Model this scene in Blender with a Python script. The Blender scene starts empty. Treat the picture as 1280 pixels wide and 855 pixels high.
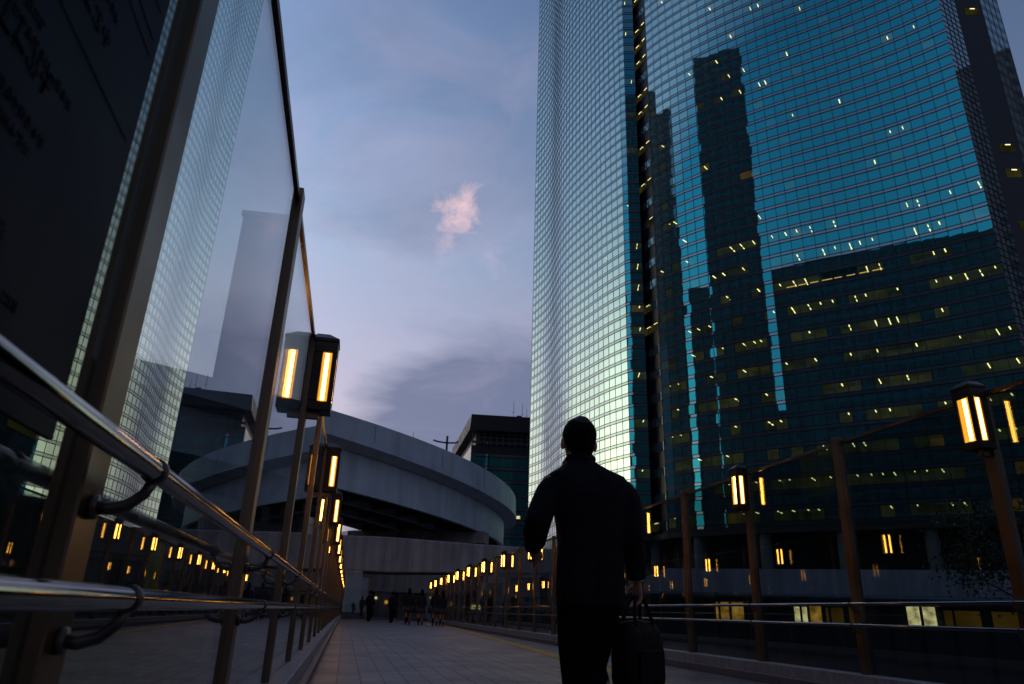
import bpy, bmesh, math, random
from mathutils import Vector, Matrix
random.seed(7)
R = math.radians
S = bpy.context.scene
COL = S.collection
sin, cos, pi = math.sin, math.cos, math.pi

# ------------------------------------------------------------------ camera
F_PX, PITCH, ROLL, YAW, CAMH = 887.0, R(20.95), R(1.95), R(11.75), 0.702
fw = Vector((sin(YAW)*cos(PITCH), cos(YAW)*cos(PITCH), sin(PITCH)))
rt = Vector((cos(YAW), -sin(YAW), 0)); up = rt.cross(fw)
rt, up = rt*cos(ROLL)+up*sin(ROLL), up*cos(ROLL)-rt*sin(ROLL)
cd = bpy.data.cameras.new('camera'); cam = bpy.data.objects.new('camera', cd); COL.objects.link(cam)
cam.matrix_world = Matrix(((rt.x, up.x, -fw.x, 0), (rt.y, up.y, -fw.y, 0), (rt.z, up.z, -fw.z, CAMH), (0, 0, 0, 1)))
cd.sensor_width = 36; cd.lens = F_PX/1280*36; cd.clip_start = 0.05; cd.clip_end = 4000
cd.dof.use_dof = True; cd.dof.focus_distance = 5.5; cd.dof.aperture_fstop = 5.6
S.camera = cam
def area_px(c, n, a):
    "rough size in the picture of a small face, for choosing the largest panes"
    d = Vector(c)-Vector((0, 0, CAMH)); L = d.length
    dp = d.dot(fw)
    if dp <= 0: return 0
    x = 640+F_PX*d.dot(rt)/dp; y = 427.5-F_PX*d.dot(up)/dp
    if not (-5 < x < 1285 and -5 < y < 860): return 0
    return a*max(0, -d.normalized().dot(n))/(L*L)

# ------------------------------------------------------------------ materials
def mat(name, col=(.5, .5, .5), rough=.6, metal=0., noise=None, spec=.5, bump=None, coat=0.):
    "noise=(scale, amount) varies colour and gloss; bump=(scale, strength)"
    m = bpy.data.materials.new(name); m.use_nodes = True
    nt = m.node_tree; b = nt.nodes['Principled BSDF']
    b.inputs['Base Color'].default_value = (*col, 1); b.inputs['Roughness'].default_value = rough
    b.inputs['Metallic'].default_value = metal; b.inputs['Specular IOR Level'].default_value = spec
    b.inputs['Coat Weight'].default_value = coat
    tc = nt.nodes.new('ShaderNodeTexCoord')
    if noise:
        n = nt.nodes.new('ShaderNodeTexNoise'); n.inputs['Scale'].default_value = noise[0]; n.inputs['Detail'].default_value = 6
        nt.links.new(tc.outputs['Object'], n.inputs['Vector'])
        mr = nt.nodes.new('ShaderNodeMapRange'); mr.inputs['From Min'].default_value = .3; mr.inputs['From Max'].default_value = .7
        mr.inputs['To Min'].default_value = 1-noise[1]; mr.inputs['To Max'].default_value = 1+noise[1]
        nt.links.new(n.outputs['Fac'], mr.inputs['Value'])
        v = nt.nodes.new('ShaderNodeVectorMath'); v.operation = 'SCALE'; v.inputs[0].default_value = col
        nt.links.new(mr.outputs[0], v.inputs['Scale']); nt.links.new(v.outputs[0], b.inputs['Base Color'])
        mm = nt.nodes.new('ShaderNodeMath'); mm.operation = 'MULTIPLY'; mm.inputs[1].default_value = rough
        nt.links.new(mr.outputs[0], mm.inputs[0]); nt.links.new(mm.outputs[0], b.inputs['Roughness'])
    if bump:
        n2 = nt.nodes.new('ShaderNodeTexNoise'); n2.inputs['Scale'].default_value = bump[0]; n2.inputs['Detail'].default_value = 4
        nt.links.new(tc.outputs['Object'], n2.inputs['Vector'])
        bp = nt.nodes.new('ShaderNodeBump'); bp.inputs['Strength'].default_value = bump[1]; bp.inputs['Distance'].default_value = .02
        nt.links.new(n2.outputs['Fac'], bp.inputs['Height']); nt.links.new(bp.outputs[0], b.inputs['Normal'])
    return m

def streaks(m, amt=.3, sc=1.6):
    "rain streaks and panel-to-panel dirt running down a wall"
    nt = m.node_tree; b = nt.nodes['Principled BSDF']; src = b.inputs['Base Color'].links[0].from_socket
    tc = nt.nodes.new('ShaderNodeTexCoord'); mp = nt.nodes.new('ShaderNodeMapping'); mp.inputs['Scale'].default_value = (sc, sc, sc*.07); nt.links.new(tc.outputs['Object'], mp.inputs[0])
    n = nt.nodes.new('ShaderNodeTexNoise'); n.inputs['Scale'].default_value = 1; n.inputs['Detail'].default_value = 8; n.inputs['Roughness'].default_value = .65; nt.links.new(mp.outputs[0], n.inputs['Vector'])
    mr = nt.nodes.new('ShaderNodeMapRange'); mr.inputs[1].default_value = .38; mr.inputs[2].default_value = .62; mr.inputs[3].default_value = 1-amt; mr.inputs[4].default_value = 1.05; nt.links.new(n.outputs['Fac'], mr.inputs[0])
    v = nt.nodes.new('ShaderNodeVectorMath'); v.operation = 'SCALE'; nt.links.new(src, v.inputs[0]); nt.links.new(mr.outputs[0], v.inputs['Scale']); nt.links.new(v.outputs[0], b.inputs['Base Color']); return m

def emis(name, col, st, sample=True, noise=0, lo=.4, hi=1.5):
    m = bpy.data.materials.new(name); m.use_nodes = True; nt = m.node_tree; nt.nodes.clear()
    e = nt.nodes.new('ShaderNodeEmission'); e.inputs[0].default_value = (*col, 1); e.inputs[1].default_value = st
    o = nt.nodes.new('ShaderNodeOutputMaterial'); nt.links.new(e.outputs[0], o.inputs[0])
    if noise:
        tc = nt.nodes.new('ShaderNodeTexCoord'); n = nt.nodes.new('ShaderNodeTexNoise'); n.inputs['Scale'].default_value = noise; n.inputs['Detail'].default_value = 5
        nt.links.new(tc.outputs['Object'], n.inputs['Vector'])
        mr = nt.nodes.new('ShaderNodeMapRange'); mr.inputs['From Min'].default_value = .35; mr.inputs['From Max'].default_value = .65
        mr.inputs['To Min'].default_value = st*lo; mr.inputs['To Max'].default_value = st*hi
        nt.links.new(n.outputs['Fac'], mr.inputs[0]); nt.links.new(mr.outputs[0], e.inputs[1])
    if not sample: m.cycles.emission_sampling = 'NONE'
    return m

def clear_glass(name, tint, ior=1.6, gl=(1, 1, 1)):
    "thin sheet of clear glass: see-through plus Fresnel reflection on each face"
    m = bpy.data.materials.new(name); m.use_nodes = True; nt = m.node_tree; nt.nodes.clear()
    t = nt.nodes.new('ShaderNodeBsdfTransparent'); t.inputs[0].default_value = (*tint, 1)
    g = nt.nodes.new('ShaderNodeBsdfGlossy'); g.inputs['Roughness'].default_value = 0.0; g.inputs[0].default_value = (*gl, 1)
    fr = nt.nodes.new('ShaderNodeFresnel'); ge = nt.nodes.new('ShaderNodeNewGeometry'); io = nt.nodes.new('ShaderNodeMapRange')
    io.inputs['To Min'].default_value = ior; io.inputs['To Max'].default_value = 1/ior     # both faces of the sheet meet air
    nt.links.new(ge.outputs['Backfacing'], io.inputs[0]); nt.links.new(io.outputs[0], fr.inputs[0])
    x = nt.nodes.new('ShaderNodeMixShader'); o = nt.nodes.new('ShaderNodeOutputMaterial')
    nt.links.new(fr.outputs[0], x.inputs[0]); nt.links.new(t.outputs[0], x.inputs[1]); nt.links.new(g.outputs[0], x.inputs[2])
    nt.links.new(x.outputs[0], o.inputs[0])
    return m

def tower_glass(name, back, see, base_ref=.50, c0=(.03, .47, .58), c1=(.66, .98, .92), c2=(.56, .63, .65), bump=True):
    """coated curtain-wall glass. back: colour behind it; see: share of see-through"""
    m = bpy.data.materials.new(name); m.use_nodes = True; nt = m.node_tree; nt.nodes.clear()
    L = nt.links.new
    lw = nt.nodes.new('ShaderNodeLayerWeight'); lw.inputs[0].default_value = .5
    cr = nt.nodes.new('ShaderNodeValToRGB'); e = cr.color_ramp.elements
    e[0].position = .0; e[0].color = (*[c*base_ref for c in c0], 1)
    e[1].position = 1; e[1].color = (*c2, 1)
    k = e.new(.275); k.color = (*[c*base_ref for c in c0], 1)
    k = e.new(.355); k.color = (*[c*.52 for c in c1], 1)
    L(lw.outputs['Facing'], cr.inputs[0])
    g = nt.nodes.new('ShaderNodeBsdfGlossy'); g.inputs['Roughness'].default_value = 0.01
    L(cr.outputs[0], g.inputs[0])
    if bump:
        tc = nt.nodes.new('ShaderNodeTexCoord'); n = nt.nodes.new('ShaderNodeTexNoise'); n.inputs['Scale'].default_value = .55; n.inputs['Detail'].default_value = 1
        L(tc.outputs['Object'], n.inputs['Vector'])
        bp = nt.nodes.new('ShaderNodeBump'); bp.inputs['Strength'].default_value = .12; bp.inputs['Distance'].default_value = .012
        L(n.outputs['Fac'], bp.inputs['Height']); L(bp.outputs[0], g.inputs['Normal'])
    add = nt.nodes.new('ShaderNodeAddShader')
    if see:
        t = nt.nodes.new('ShaderNodeBsdfTransparent'); t.inputs[0].default_value = (*see, 1)
        L(t.outputs[0], add.inputs[0])
    else:
        d = nt.nodes.new('ShaderNodeBsdfDiffuse'); d.inputs[0].default_value = (*back, 1); L(d.outputs[0], add.inputs[0])
    L(g.outputs[0], add.inputs[1])
    o = nt.nodes.new('ShaderNodeOutputMaterial'); L(add.outputs[0], o.inputs[0])
    return m

M = dict(
 bronze=mat('bronze_post', (.175, .12, .078), .38, .85, (3, .25)),
 bronze_dark=mat('bronze_dark', (.045, .032, .024), .4, .7, (5, .2)),
 steel=mat('stainless_rail', (.18, .175, .185), .07, 1, (18, .15)),
 cast=mat('cast_bracket', (.16, .13, .12), .42, .8, (25, .2)),
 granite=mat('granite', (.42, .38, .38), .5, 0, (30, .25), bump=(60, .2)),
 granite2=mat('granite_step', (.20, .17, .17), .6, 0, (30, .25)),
 bglass=clear_glass('balustrade_glass', (.66, .72, .72)),
 tube=emis('lamp_tube', (1, .41, .055), 24), panel=emis('lamp_diffuser', (1, .40, .03), 1.15),
 twin=tower_glass('tower_window_glass', (.028, .066, .072), None),
 twin_see=tower_glass('tower_window_lit', None, (.62, .74, .66)),
 band=tower_glass('tower_spandrel_band', (.05, .065, .08), None, .34, (.42, .58, .72), (.42, .60, .62), (.44, .50, .52), bump=False),
 mull=mat('tower_mullion', (.012, .024, .028), .45, .5),
 dkclad=mat('dark_cladding', (.018, .018, .022), .4, .3, (2, .2)),
 fin=mat('pale_louvre', (.34, .36, .42), .45, .5),
 room=emis('office_glow', (.60, .56, .16), .030, False, .25),  # room surfaces emit weakly, standing in for light from the ceiling tubes
 room_am=emis('office_glow_amber', (.8, .42, .06), .07, False, .25),
 ceil_l=emis('office_tube_light', (1, .82, .34), 2.1, False),
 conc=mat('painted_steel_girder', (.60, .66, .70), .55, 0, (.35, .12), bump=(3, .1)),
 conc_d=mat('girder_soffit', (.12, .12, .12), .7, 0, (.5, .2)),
 conc_b=mat('portal_concrete', (.42, .36, .33), .7, 0, (.6, .18), bump=(8, .2)),
 dark=mat('night_dark_wall', (.03, .032, .036), .6, 0, (.5, .3)),
 dark2=mat('night_dark_wall2', (.012, .015, .018), .5, 0, (.4, .3)),
 asphalt=mat('asphalt', (.05, .05, .052), .85, 0, (2, .2)),
 wallv=mat('pale_lavender_wall', (.50, .50, .56), .6, 0, (.8, .1)),
 pipe=mat('pipe_metal', (.13, .14, .17), .4, .6),
 amberwin=emis('amber_window', (1, .50, .07), .34, False, 1.6), whitewin=emis('white_window', (1, .82, .36), .75, False, 2.2),
 leaf=mat('leaf', (.05, .075, .03), .6, 0, (4, .4)), bark=mat('bark', (.06, .045, .035), .9, 0, (6, .3)),
 suit=mat('black_suit', (.010, .010, .014), .8, 0, (40, .2), spec=.2, bump=(9, .9)),
 trouser=mat('black_trousers', (.008, .008, .011), .9, 0, (40, .2), spec=.08, bump=(10, .3)),
 skin=mat('skin', (.55, .29, .20), .55, 0, (20, .08)), hair=mat('black_hair', (.006, .005, .005), .75, 0, (90, .5), bump=(160, .6), spec=.12),
 shirt=mat('white_shirt', (.6, .6, .62), .7), leather=mat('black_leather', (.006, .006, .007), .6, 0, (30, .3), bump=(40, .3), spec=.15),
 navy=mat('navy_cloth', (.012, .014, .022), .85, 0, (20, .2)), grey=mat('grey_cloth', (.05, .05, .055), .85),
 ochre=mat('tactile_ochre', (.75, .40, .05), .7, 0, (20, .2), bump=(90, .3)),
 board=mat('notice_paper', (.014, .017, .030), .6, 0, (4, .1), spec=.12), ink=mat('notice_ink', (.004, .005, .012), .6, spec=.1),
 bldg_haze=mat('haze_painted_wall', (.60, .64, .74), .6, 0, (.05, .1)),  # distance haze painted into the pale blue wall colour
 white=mat('white_parapet', (.62, .62, .66), .5),
 antenna=mat('antenna_metal', (.05, .05, .055), .5, .5),
 yline=emis('cove_light', (1, .55, .12), 1.1, False),
)
M['farw'] = mat('far_wall', (.17, .18, .19), .7, 0, (.08, .25)); M['farg'] = mat('far_glazing', (.02, .03, .035), .15, 0, (.3, .3))
streaks(M['conc'], .14, .8); streaks(M['conc_b'], .35, 1.6); streaks(M['wallv'], .3, .8); streaks(M['granite'], .2, 9)
M['louv'] = mat('louvre_dark', (.03, .03, .04), .5, .4)

def tile_mat():
    m = mat('deck_tiles', (.15, .125, .13), .5, 0); nt = m.node_tree; b = nt.nodes['Principled BSDF']; L = nt.links.new
    tc = nt.nodes.new('ShaderNodeTexCoord')
    br = nt.nodes.new('ShaderNodeTexBrick'); br.offset = .0; br.inputs['Scale'].default_value = 1
    br.inputs['Brick Width'].default_value = .24; br.inputs['Row Height'].default_value = .24; br.inputs['Mortar Size'].default_value = .011
    br.inputs['Color1'].default_value = (.235, .165, .155, 1); br.inputs['Color2'].default_value = (.130, .108, .115, 1); br.inputs['Mortar'].default_value = (.012, .010, .011, 1)
    L(tc.outputs['Object'], br.inputs['Vector'])
    n = nt.nodes.new('ShaderNodeTexNoise'); n.inputs['Scale'].default_value = .9; n.inputs['Detail'].default_value = 8; L(tc.outputs['Object'], n.inputs['Vector'])
    mr = nt.nodes.new('ShaderNodeMapRange'); mr.inputs[1].default_value = .3; mr.inputs[2].default_value = .7; mr.inputs[3].default_value = .72; mr.inputs[4].default_value = 1.25
    L(n.outputs['Fac'], mr.inputs[0])
    mx = nt.nodes.new('ShaderNodeVectorMath'); mx.operation = 'SCALE'; L(br.outputs['Color'], mx.inputs[0]); L(mr.outputs[0], mx.inputs['Scale']); L(mx.outputs[0], b.inputs['Base Color'])
    m2 = nt.nodes.new('ShaderNodeMapRange'); m2.inputs[3].default_value = .62; m2.inputs[4].default_value = .36; L(n.outputs['Fac'], m2.inputs[0]); L(m2.outputs[0], b.inputs['Roughness'])
    bp = nt.nodes.new('ShaderNodeBump'); bp.inputs['Strength'].default_value = .5; bp.inputs['Distance'].default_value = .004; bp.invert = True
    L(br.outputs['Fac'], bp.inputs['Height']); L(bp.outputs[0], b.inputs['Normal'])
    return m
M['tile'] = tile_mat()

# ------------------------------------------------------------------ mesh helpers
class MB:
    def __init__(s): s.v = []; s.f = []; s.mi = []; s.smooth = False
    def add(s, vs, fs, mi=0):
        o = len(s.v); s.v += [tuple(p) for p in vs]; s.f += [tuple(i+o for i in f) for f in fs]; s.mi += [mi]*len(fs); return s
    def quad(s, a, b, c, d, mi=0): return s.add([a, b, c, d], [(0, 1, 2, 3)], mi)
    def box(s, lo, hi, mi=0):
        x0, y0, z0 = lo; x1, y1, z1 = hi
        return s.add([(x0, y0, z0), (x1, y0, z0), (x1, y1, z0), (x0, y1, z0), (x0, y0, z1), (x1, y0, z1), (x1, y1, z1), (x0, y1, z1)],
                     [(3, 2, 1, 0), (4, 5, 6, 7), (0, 1, 5, 4), (1, 2, 6, 5), (2, 3, 7, 6), (3, 0, 4, 7)], mi)
    def obox(s, o, ax, ay, az, mi=0):
        "oriented box: corner o, edge vectors"
        o, ax, ay, az = map(Vector, (o, ax, ay, az))
        p = [o, o+ax, o+ax+ay, o+ay]; p += [q+az for q in p]
        return s.add(p, [(3, 2, 1, 0), (4, 5, 6, 7), (0, 1, 5, 4), (1, 2, 6, 5), (2, 3, 7, 6), (3, 0, 4, 7)], mi)
    def bar(s, a, b, w, h, upv=(0, 0, 1), mi=0):
        a, b = Vector(a), Vector(b); d = (b-a).normalized(); u = Vector(upv); r = d.cross(u).normalized(); u = r.cross(d)
        return s.obox(a-r*w/2-u*h/2, r*w, b-a, u*h, mi)
    def tube(s, pts, rad, n=12, cap=True, mi=0, flat=1.0):
        pts = [Vector(p) for p in pts]; k = len(pts)
        if not hasattr(rad, '__len__'): rad = [rad]*k
        base = len(s.v); pr = None
        for i, p in enumerate(pts):
            t = (pts[min(i+1, k-1)]-pts[max(i-1, 0)]).normalized()
            if pr is None: a = Vector((0, 0, 1)) if abs(t.z) < .9 else Vector((0, 1, 0)); r = t.cross(a).normalized()
            else: r = (pr-t*pr.dot(t)).normalized()
            pr = r; u = t.cross(r)
            for j in range(n):
                an = 2*pi*j/n; s.v.append(tuple(p+(r*cos(an)+u*sin(an)*flat)*rad[i]))
        for i in range(k-1):
            for j in range(n):
                a0 = base+i*n+j; a1 = base+i*n+(j+1) % n; s.f.append((a0, a1, a1+n, a0+n)); s.mi.append(mi)
        if cap:
            s.f.append(tuple(base+j for j in reversed(range(n)))); s.mi.append(mi)
            s.f.append(tuple(base+(k-1)*n+j for j in range(n))); s.mi.append(mi)
        return s
    def loft(s, rings, mi=0):
        "rings: list of equally long point lists, closed"
        n = len(rings[0]); base = len(s.v)
        for r in rings: s.v += [tuple(p) for p in r]
        for i in range(len(rings)-1):
            for j in range(n):
                a0 = base+i*n+j; a1 = base+i*n+(j+1) % n; s.f.append((a0, a1, a1+n, a0+n)); s.mi.append(mi)
        s.f.append(tuple(base+j for j in reversed(range(n)))); s.mi.append(mi)
        s.f.append(tuple(base+(len(rings)-1)*n+j for j in range(n))); s.mi.append(mi)
        return s
    def ell(s, c, r, n=16, m=10, rot=None, mi=0):
        c = Vector(c); rings = []
        for i in range(1, m):
            ph = pi*i/m-pi/2; ring = []
            for j in range(n):
                th = 2*pi*j/n; q = Vector((r[0]*cos(ph)*cos(th), r[1]*cos(ph)*sin(th), r[2]*sin(ph)))
                if rot: q = rot @ q
                ring.append(c+q)
            rings.append(ring)
        return s.loft(rings, mi)
    def build(s, name, mats, parent=None, smooth=None, off=None):
        me = bpy.data.meshes.new(name)
        vs = s.v if off is None else [(p[0]-off[0], p[1]-off[1], p[2]-off[2]) for p in s.v]
        me.from_pydata(vs, [], s.f)
        if not isinstance(mats, (list, tuple)): mats = [mats]
        for m in mats: me.materials.append(m)
        if len(mats) > 1: me.polygons.foreach_set('material_index', s.mi)
        if smooth or s.smooth: me.polygons.foreach_set('use_smooth', [True]*len(s.f))
        me.update()
        o = bpy.data.objects.new(name, me); COL.objects.link(o)
        if parent: o.parent = parent
        if off is not None and not parent: o.location = off
        return o

def empty(name, loc=(0, 0, 0), rz=0):
    o = bpy.data.objects.new(name, None); COL.objects.link(o); o.location = loc; o.rotation_euler = (0, 0, rz); o.empty_display_size = .1; return o
def tag(o, label, cat, group=None, kind=None):
    o['label'] = label; o['category'] = cat
    if group: o['group'] = group
    if kind: o['kind'] = kind
    return o
def struct(o): o['kind'] = 'structure'; return o
def bevel(o, w, seg=2):
    b = o.modifiers.new('bevel', 'BEVEL'); b.width = w; b.segments = seg; b.limit_method = 'ANGLE'; return o
def remesh(o, vs, smooth=6):
    r = o.modifiers.new('remesh', 'REMESH'); r.mode = 'VOXEL'; r.voxel_size = vs; r.use_smooth_shade = True
    s = o.modifiers.new('smooth', 'SMOOTH'); s.factor = .5; s.iterations = smooth; return o

# ------------------------------------------------------------------ the footbridge
DL, DR = -.47, 5.43
YB, YE = -14.0, 56.0
def cx(y, x=9):      # the far fence flares outward a little far ahead; the near one stays straight
    return .00055*max(0, y-20)**2 if x > 0 else .00008*max(0, y-20)**2
def strip(mb, x0, x1, z, y0=YB, y1=YE, step=2.0, mi=0, z0=None):
    y = y0
    while y < y1-1e-6:
        yn = min(y+step, y1)
        a, b, a0, b0 = cx(y), cx(yn), cx(y, x0), cx(yn, x0)
        mb.quad((x0+a0, y, z), (x1+a, y, z), (x1+b, yn, z), (x0+b0, yn, z), mi); y = yn
    return mb
deck = MB(); strip(deck, DL-.1, DR+.1, 0)
struct(deck.build('walkway', M['tile']))
# deck body under the tiles
d2 = MB(); y = YB
while y < YE:
    yn = min(y+4, YE); a, b = cx(y), cx(yn)
    d2.obox((DL-.35+a, y, -1.1), (DR-DL+.7, 0, 0), (b-a, yn-y, 0), (0, 0, 1.085)); y = yn
struct(d2.build('walkway_deck', M['conc_d']))
# raised granite kerbs: a coping and a lower step
for side, x, sg in (('left', DL, 1), ('right', DR, -1)):
    k = MB(); y = YB; i = 0
    while y < YE-.1:
        yn = min(y+2.05, YE); a, b = cx(y, x), cx(yn-.008, x)
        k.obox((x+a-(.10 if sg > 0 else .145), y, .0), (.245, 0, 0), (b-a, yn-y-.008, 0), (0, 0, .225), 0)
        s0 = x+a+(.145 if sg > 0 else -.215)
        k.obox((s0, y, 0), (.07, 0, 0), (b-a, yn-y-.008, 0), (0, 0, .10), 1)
        y = yn
    o = k.build('kerb', [M['granite'], M['granite2']]); struct(o); bevel(o, .008, 2)
t = MB(); y = 2.0
xs = lambda y: 3.25+(y-2)*.056 if y < 20 else 4.26+(y-20)*.05
while y < 52:
    yn = y+.3; t.quad((xs(y)-.14, y, .004), (xs(y)+.14, y, .004), (xs(yn)+.14, yn-.012, .004), (xs(yn)-.14, yn-.012, .004)); y = yn
struct(t.build('tactile_strip', M['ochre']))

def make_lamp(sg, side):
    """wall lamp: box housing with a chamfered cap; sg=+1 projects to +x (on the left fence)"""
    root = empty('wall_lamp')
    W, D = .175, .20      # out from the fence, along the fence
    hb = MB()
    z0, z1, z2 = -.30, .20, .335
    x0, x1 = (0, W) if sg > 0 else (-W, 0)
    # corner stiles and solid collars leave a window on three faces
    hb.box((x0, -D/2, z1-.04), (x1, D/2, z1+.05)); hb.box((x0, -D/2, z0), (x1, D/2, z0+.07))
    st = .038
    xi = x1-st if sg > 0 else x0
    hb.box((xi, -D/2, z0+.07), (xi+st, -D/2+st, z1-.04)); hb.box((xi, D/2-st, z0+.07), (xi+st, D/2, z1-.04))
    xo = x0 if sg > 0 else x1-.07
    hb.box((xo, -D/2, z0+.07), (xo+.07, D/2, z1-.04))
    # cap
    ins = .075
    a = [(x0-.006, -D/2-.006), (x1+.006, -D/2-.006), (x1+.006, D/2+.006), (x0-.006, D/2+.006)]
    xa, xb = (x0, x1-ins) if sg > 0 else (x0+ins, x1)
    b = [(xa, -D/2+ins), (xb, -D/2+ins), (xb, D/2-ins), (xa, D/2-ins)]
    hb.loft([[(p[0], p[1], z1+.05) for p in a], [(p[0], p[1], z1+.075) for p in a], [(p[0], p[1], z2) for p in b]])
    h = hb.build('housing', M['bronze_dark'], root); bevel(h, .004, 1)
    br = MB(); br.box((x0 if sg > 0 else x1-.09, -.03, z0-.05), ((x0+.09) if sg > 0 else x1, .03, z0)); br.build('bracket', M['bronze'], root)
    za, zb = z0+.07, z1-.04
    e = .012
    # camera-ward, inward and far faces
    for fy in (-1, 1):
        px0, px1 = (x0+.07, x1-st) if sg > 0 else (x0+st, x1-.07)
        y_ = fy*(D/2-e); p = MB(); p.box((px0, min(y_, y_-fy*.006), za), (px1, max(y_, y_-fy*.006), zb)); dp = p.build('diffuser', M['panel'], root)
        q = MB(); c = (px0+px1)/2; q.box((c-.014, min(y_+fy*.001, y_+fy*.009), za+.01), (c+.014, max(y_+fy*.001, y_+fy*.009), zb-.01)); q.build('light_tube', M['tube'], dp)
    xf = (x1-e) if sg > 0 else (x0+e)
    p = MB(); p.box((min(xf, xf-sg*.006), -D/2+st, za), (max(xf, xf-sg*.006), D/2-st, zb)); dp = p.build('diffuser', M['panel'], root)
    q = MB(); q.box((min(xf+sg*.001, xf+sg*.009), -.036, za+.01), (max(xf+sg*.001, xf+sg*.009), -.002, zb-.01)); q.build('light_tube', M['tube'], dp)
    return root
def copy_tree(o, parent=None):
    c = o.copy(); COL.objects.link(c); c.parent = parent
    for ch in [k for k in bpy.data.objects if k.parent == o]: copy_tree(ch, c)
    return c
ORD = ['nearest', 'second', 'third', 'fourth', 'fifth', 'sixth', 'seventh', 'eighth', 'ninth', 'tenth', 'eleventh', 'twelfth', 'thirteenth', 'fourteenth', 'fifteenth', 'sixteenth']
HU, HLO = .915, .705

def fence(side, x, sg, y_first, lamp_par):
    root = empty('glass_fence', (x, 0, .225))
    def P(v): return (v[0]-x, v[1], v[2]-.225)
    def part(mb, name, m, par=root, **k):
        mb.v = [P(v) for v in mb.v]; return mb.build(name, m, par, **k)
    n0 = int((YB-y_first)/2.05); ys = []
    i = n0
    while y_first+2.05*i < YE: ys.append((i, y_first+2.05*i)); i += 1
    for i, y in ys:
        a = x+cx(y, x)
        lampish = (i % 2 == lamp_par)
        p = MB(); p.box((a-(.024 if sg > 0 else .055), y-(.055 if sg > 0 else .057), .225), (a+(.030 if sg > 0 else .024), y+(.055 if sg > 0 else .057), 2.745 if not lampish else 2.70)); po = part(p, 'post', M['bronze']); bevel(po, .004, 1)
        # brackets: forged arms that hold the two rails
        for z in (HU, HLO):
            bmb = MB(); xr = a+sg*.12
            bmb.tube([(a+sg*.03, y, z-.066), (a+sg*.06, y, z-.068), (a+sg*.088, y, z-.060), (a+sg*.110, y, z-.040), (xr, y, z-.018)], [.011, .011, .0105, .010, .010], 8)
            bmb.tube([(xr, y-.010, z), (xr, y+.010, z)], .0225, 18)
            bmb.tube([(a+sg*.030, y, z-.066), (a+sg*.042, y, z-.066)], .021, 12)
            part(bmb, 'rail_bracket', M['cast'], smooth=True)
    for (i, y), (j, yn) in zip(ys, ys[1:]):
        a, b = x+cx(y, x), x+cx(yn, x)
        g = MB(); g.obox((a-.005, y+.058, .228), (.010, 0, 0), (b-a, yn-y-.116, 0), (0, 0, 2.44)); part(g, 'glass_panel', M['bglass'])
        r = MB(); r.obox((a-.016, y+.056, 2.668), (.032, 0, 0), (b-a, yn-y-.112, 0), (0, 0, .035)); part(r, 'top_rail', M['bronze'])
    for z in (HU, HLO):
        h = MB(); pts = []; y = YB+.5
        while y < YE-.3: pts.append((x+cx(y, x)+sg*.12, y, z)); y += 1.5 if y > 18 else 4
        h.tube(pts, .0185, 20); part(h, 'handrail', M['steel'], smooth=True)
    return root, ys
lf, lys = fence('left', DL, 1, 3.40, 1)
tag(lf, 'tall glass fence close beside the camera with steel handrails, mirroring the tower', 'glass fence')
rf, rys = fence('right', DR, -1, 7.18, 1)
tag(rf, 'glass and bronze fence across the walkway, rising behind the walking man', 'glass fence')
# NB lamps sit on every other post
proto_l = make_lamp(1, 'left'); proto_r = make_lamp(-1, 'right')
GL = 'lit lantern lamps along the footbridge fences'
def lamps(proto, ys, x, sg, z, sidetxt):
    first = True; k = 0
    for i, y in ys:
        if i % 2 != 1 or (sg > 0 and 0 < y < 2): continue
        o = proto if first else copy_tree(proto)
        first = False
        o.location = (x+cx(y, x)+sg*(.03 if sg > 0 else .055), y, z)
        if y < 1: lab = None
        else: lab = '%s lit lantern lamp along the %s' % (ORD[k], sidetxt); k += 1
        tag(o, lab or 'lit lantern lamp behind the camera, seen only mirrored, on the %s' % sidetxt.split(',')[0], 'lamp', GL)
lamps(proto_l, [(i, y) for i, y in lys if y > -4], DL, 1, 2.385, 'fence with the notice, counting away')
lamps(proto_r, [(i, y) for i, y in rys if y > -4], DR, -1, 2.47, 'fence behind the man, counting from the edge')

# notice board fixed to the glass close to the camera
nb = empty('notice_board', (-.452, .95, 1.0))
b = MB(); b.box((-.004, -.85, -.08), (.004, .205, 1.75)); b.build('sheet', M['board'], nb)
ik = MB(); rnd = random.Random(3)
zc = 1.6
while zc > .02:
    big = rnd.random() < .35; hgt = .034 if big else .017
    if rnd.random() < .16:
        ik.box((.0045, -.80, zc+.004), (.0052, .18, zc+.007)); zc -= .035; continue
    y = -.80+rnd.choice([0, 0, .03]); yend = rnd.uniform(-.2, .16)
    while y < yend:
        for s in range(rnd.randint(3, 5)):       # strokes of a blurred character
            if rnd.random() < .5: a0 = rnd.uniform(0, .8)*hgt; ik.box((.0045, y, zc+a0), (.0052, y+hgt*.85, zc+a0+hgt*.13))
            else: a0 = rnd.uniform(0, .7)*hgt; ik.box((.0045, y+a0, zc), (.0052, y+a0+hgt*.13, zc+hgt*.95))
        y += hgt*1.12
    zc -= hgt*1.75
ik.build('printed_lines', M['ink'], nb)
tag(nb, 'dark notice sheet with rows of small characters on the fence glass', 'notice board')

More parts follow.
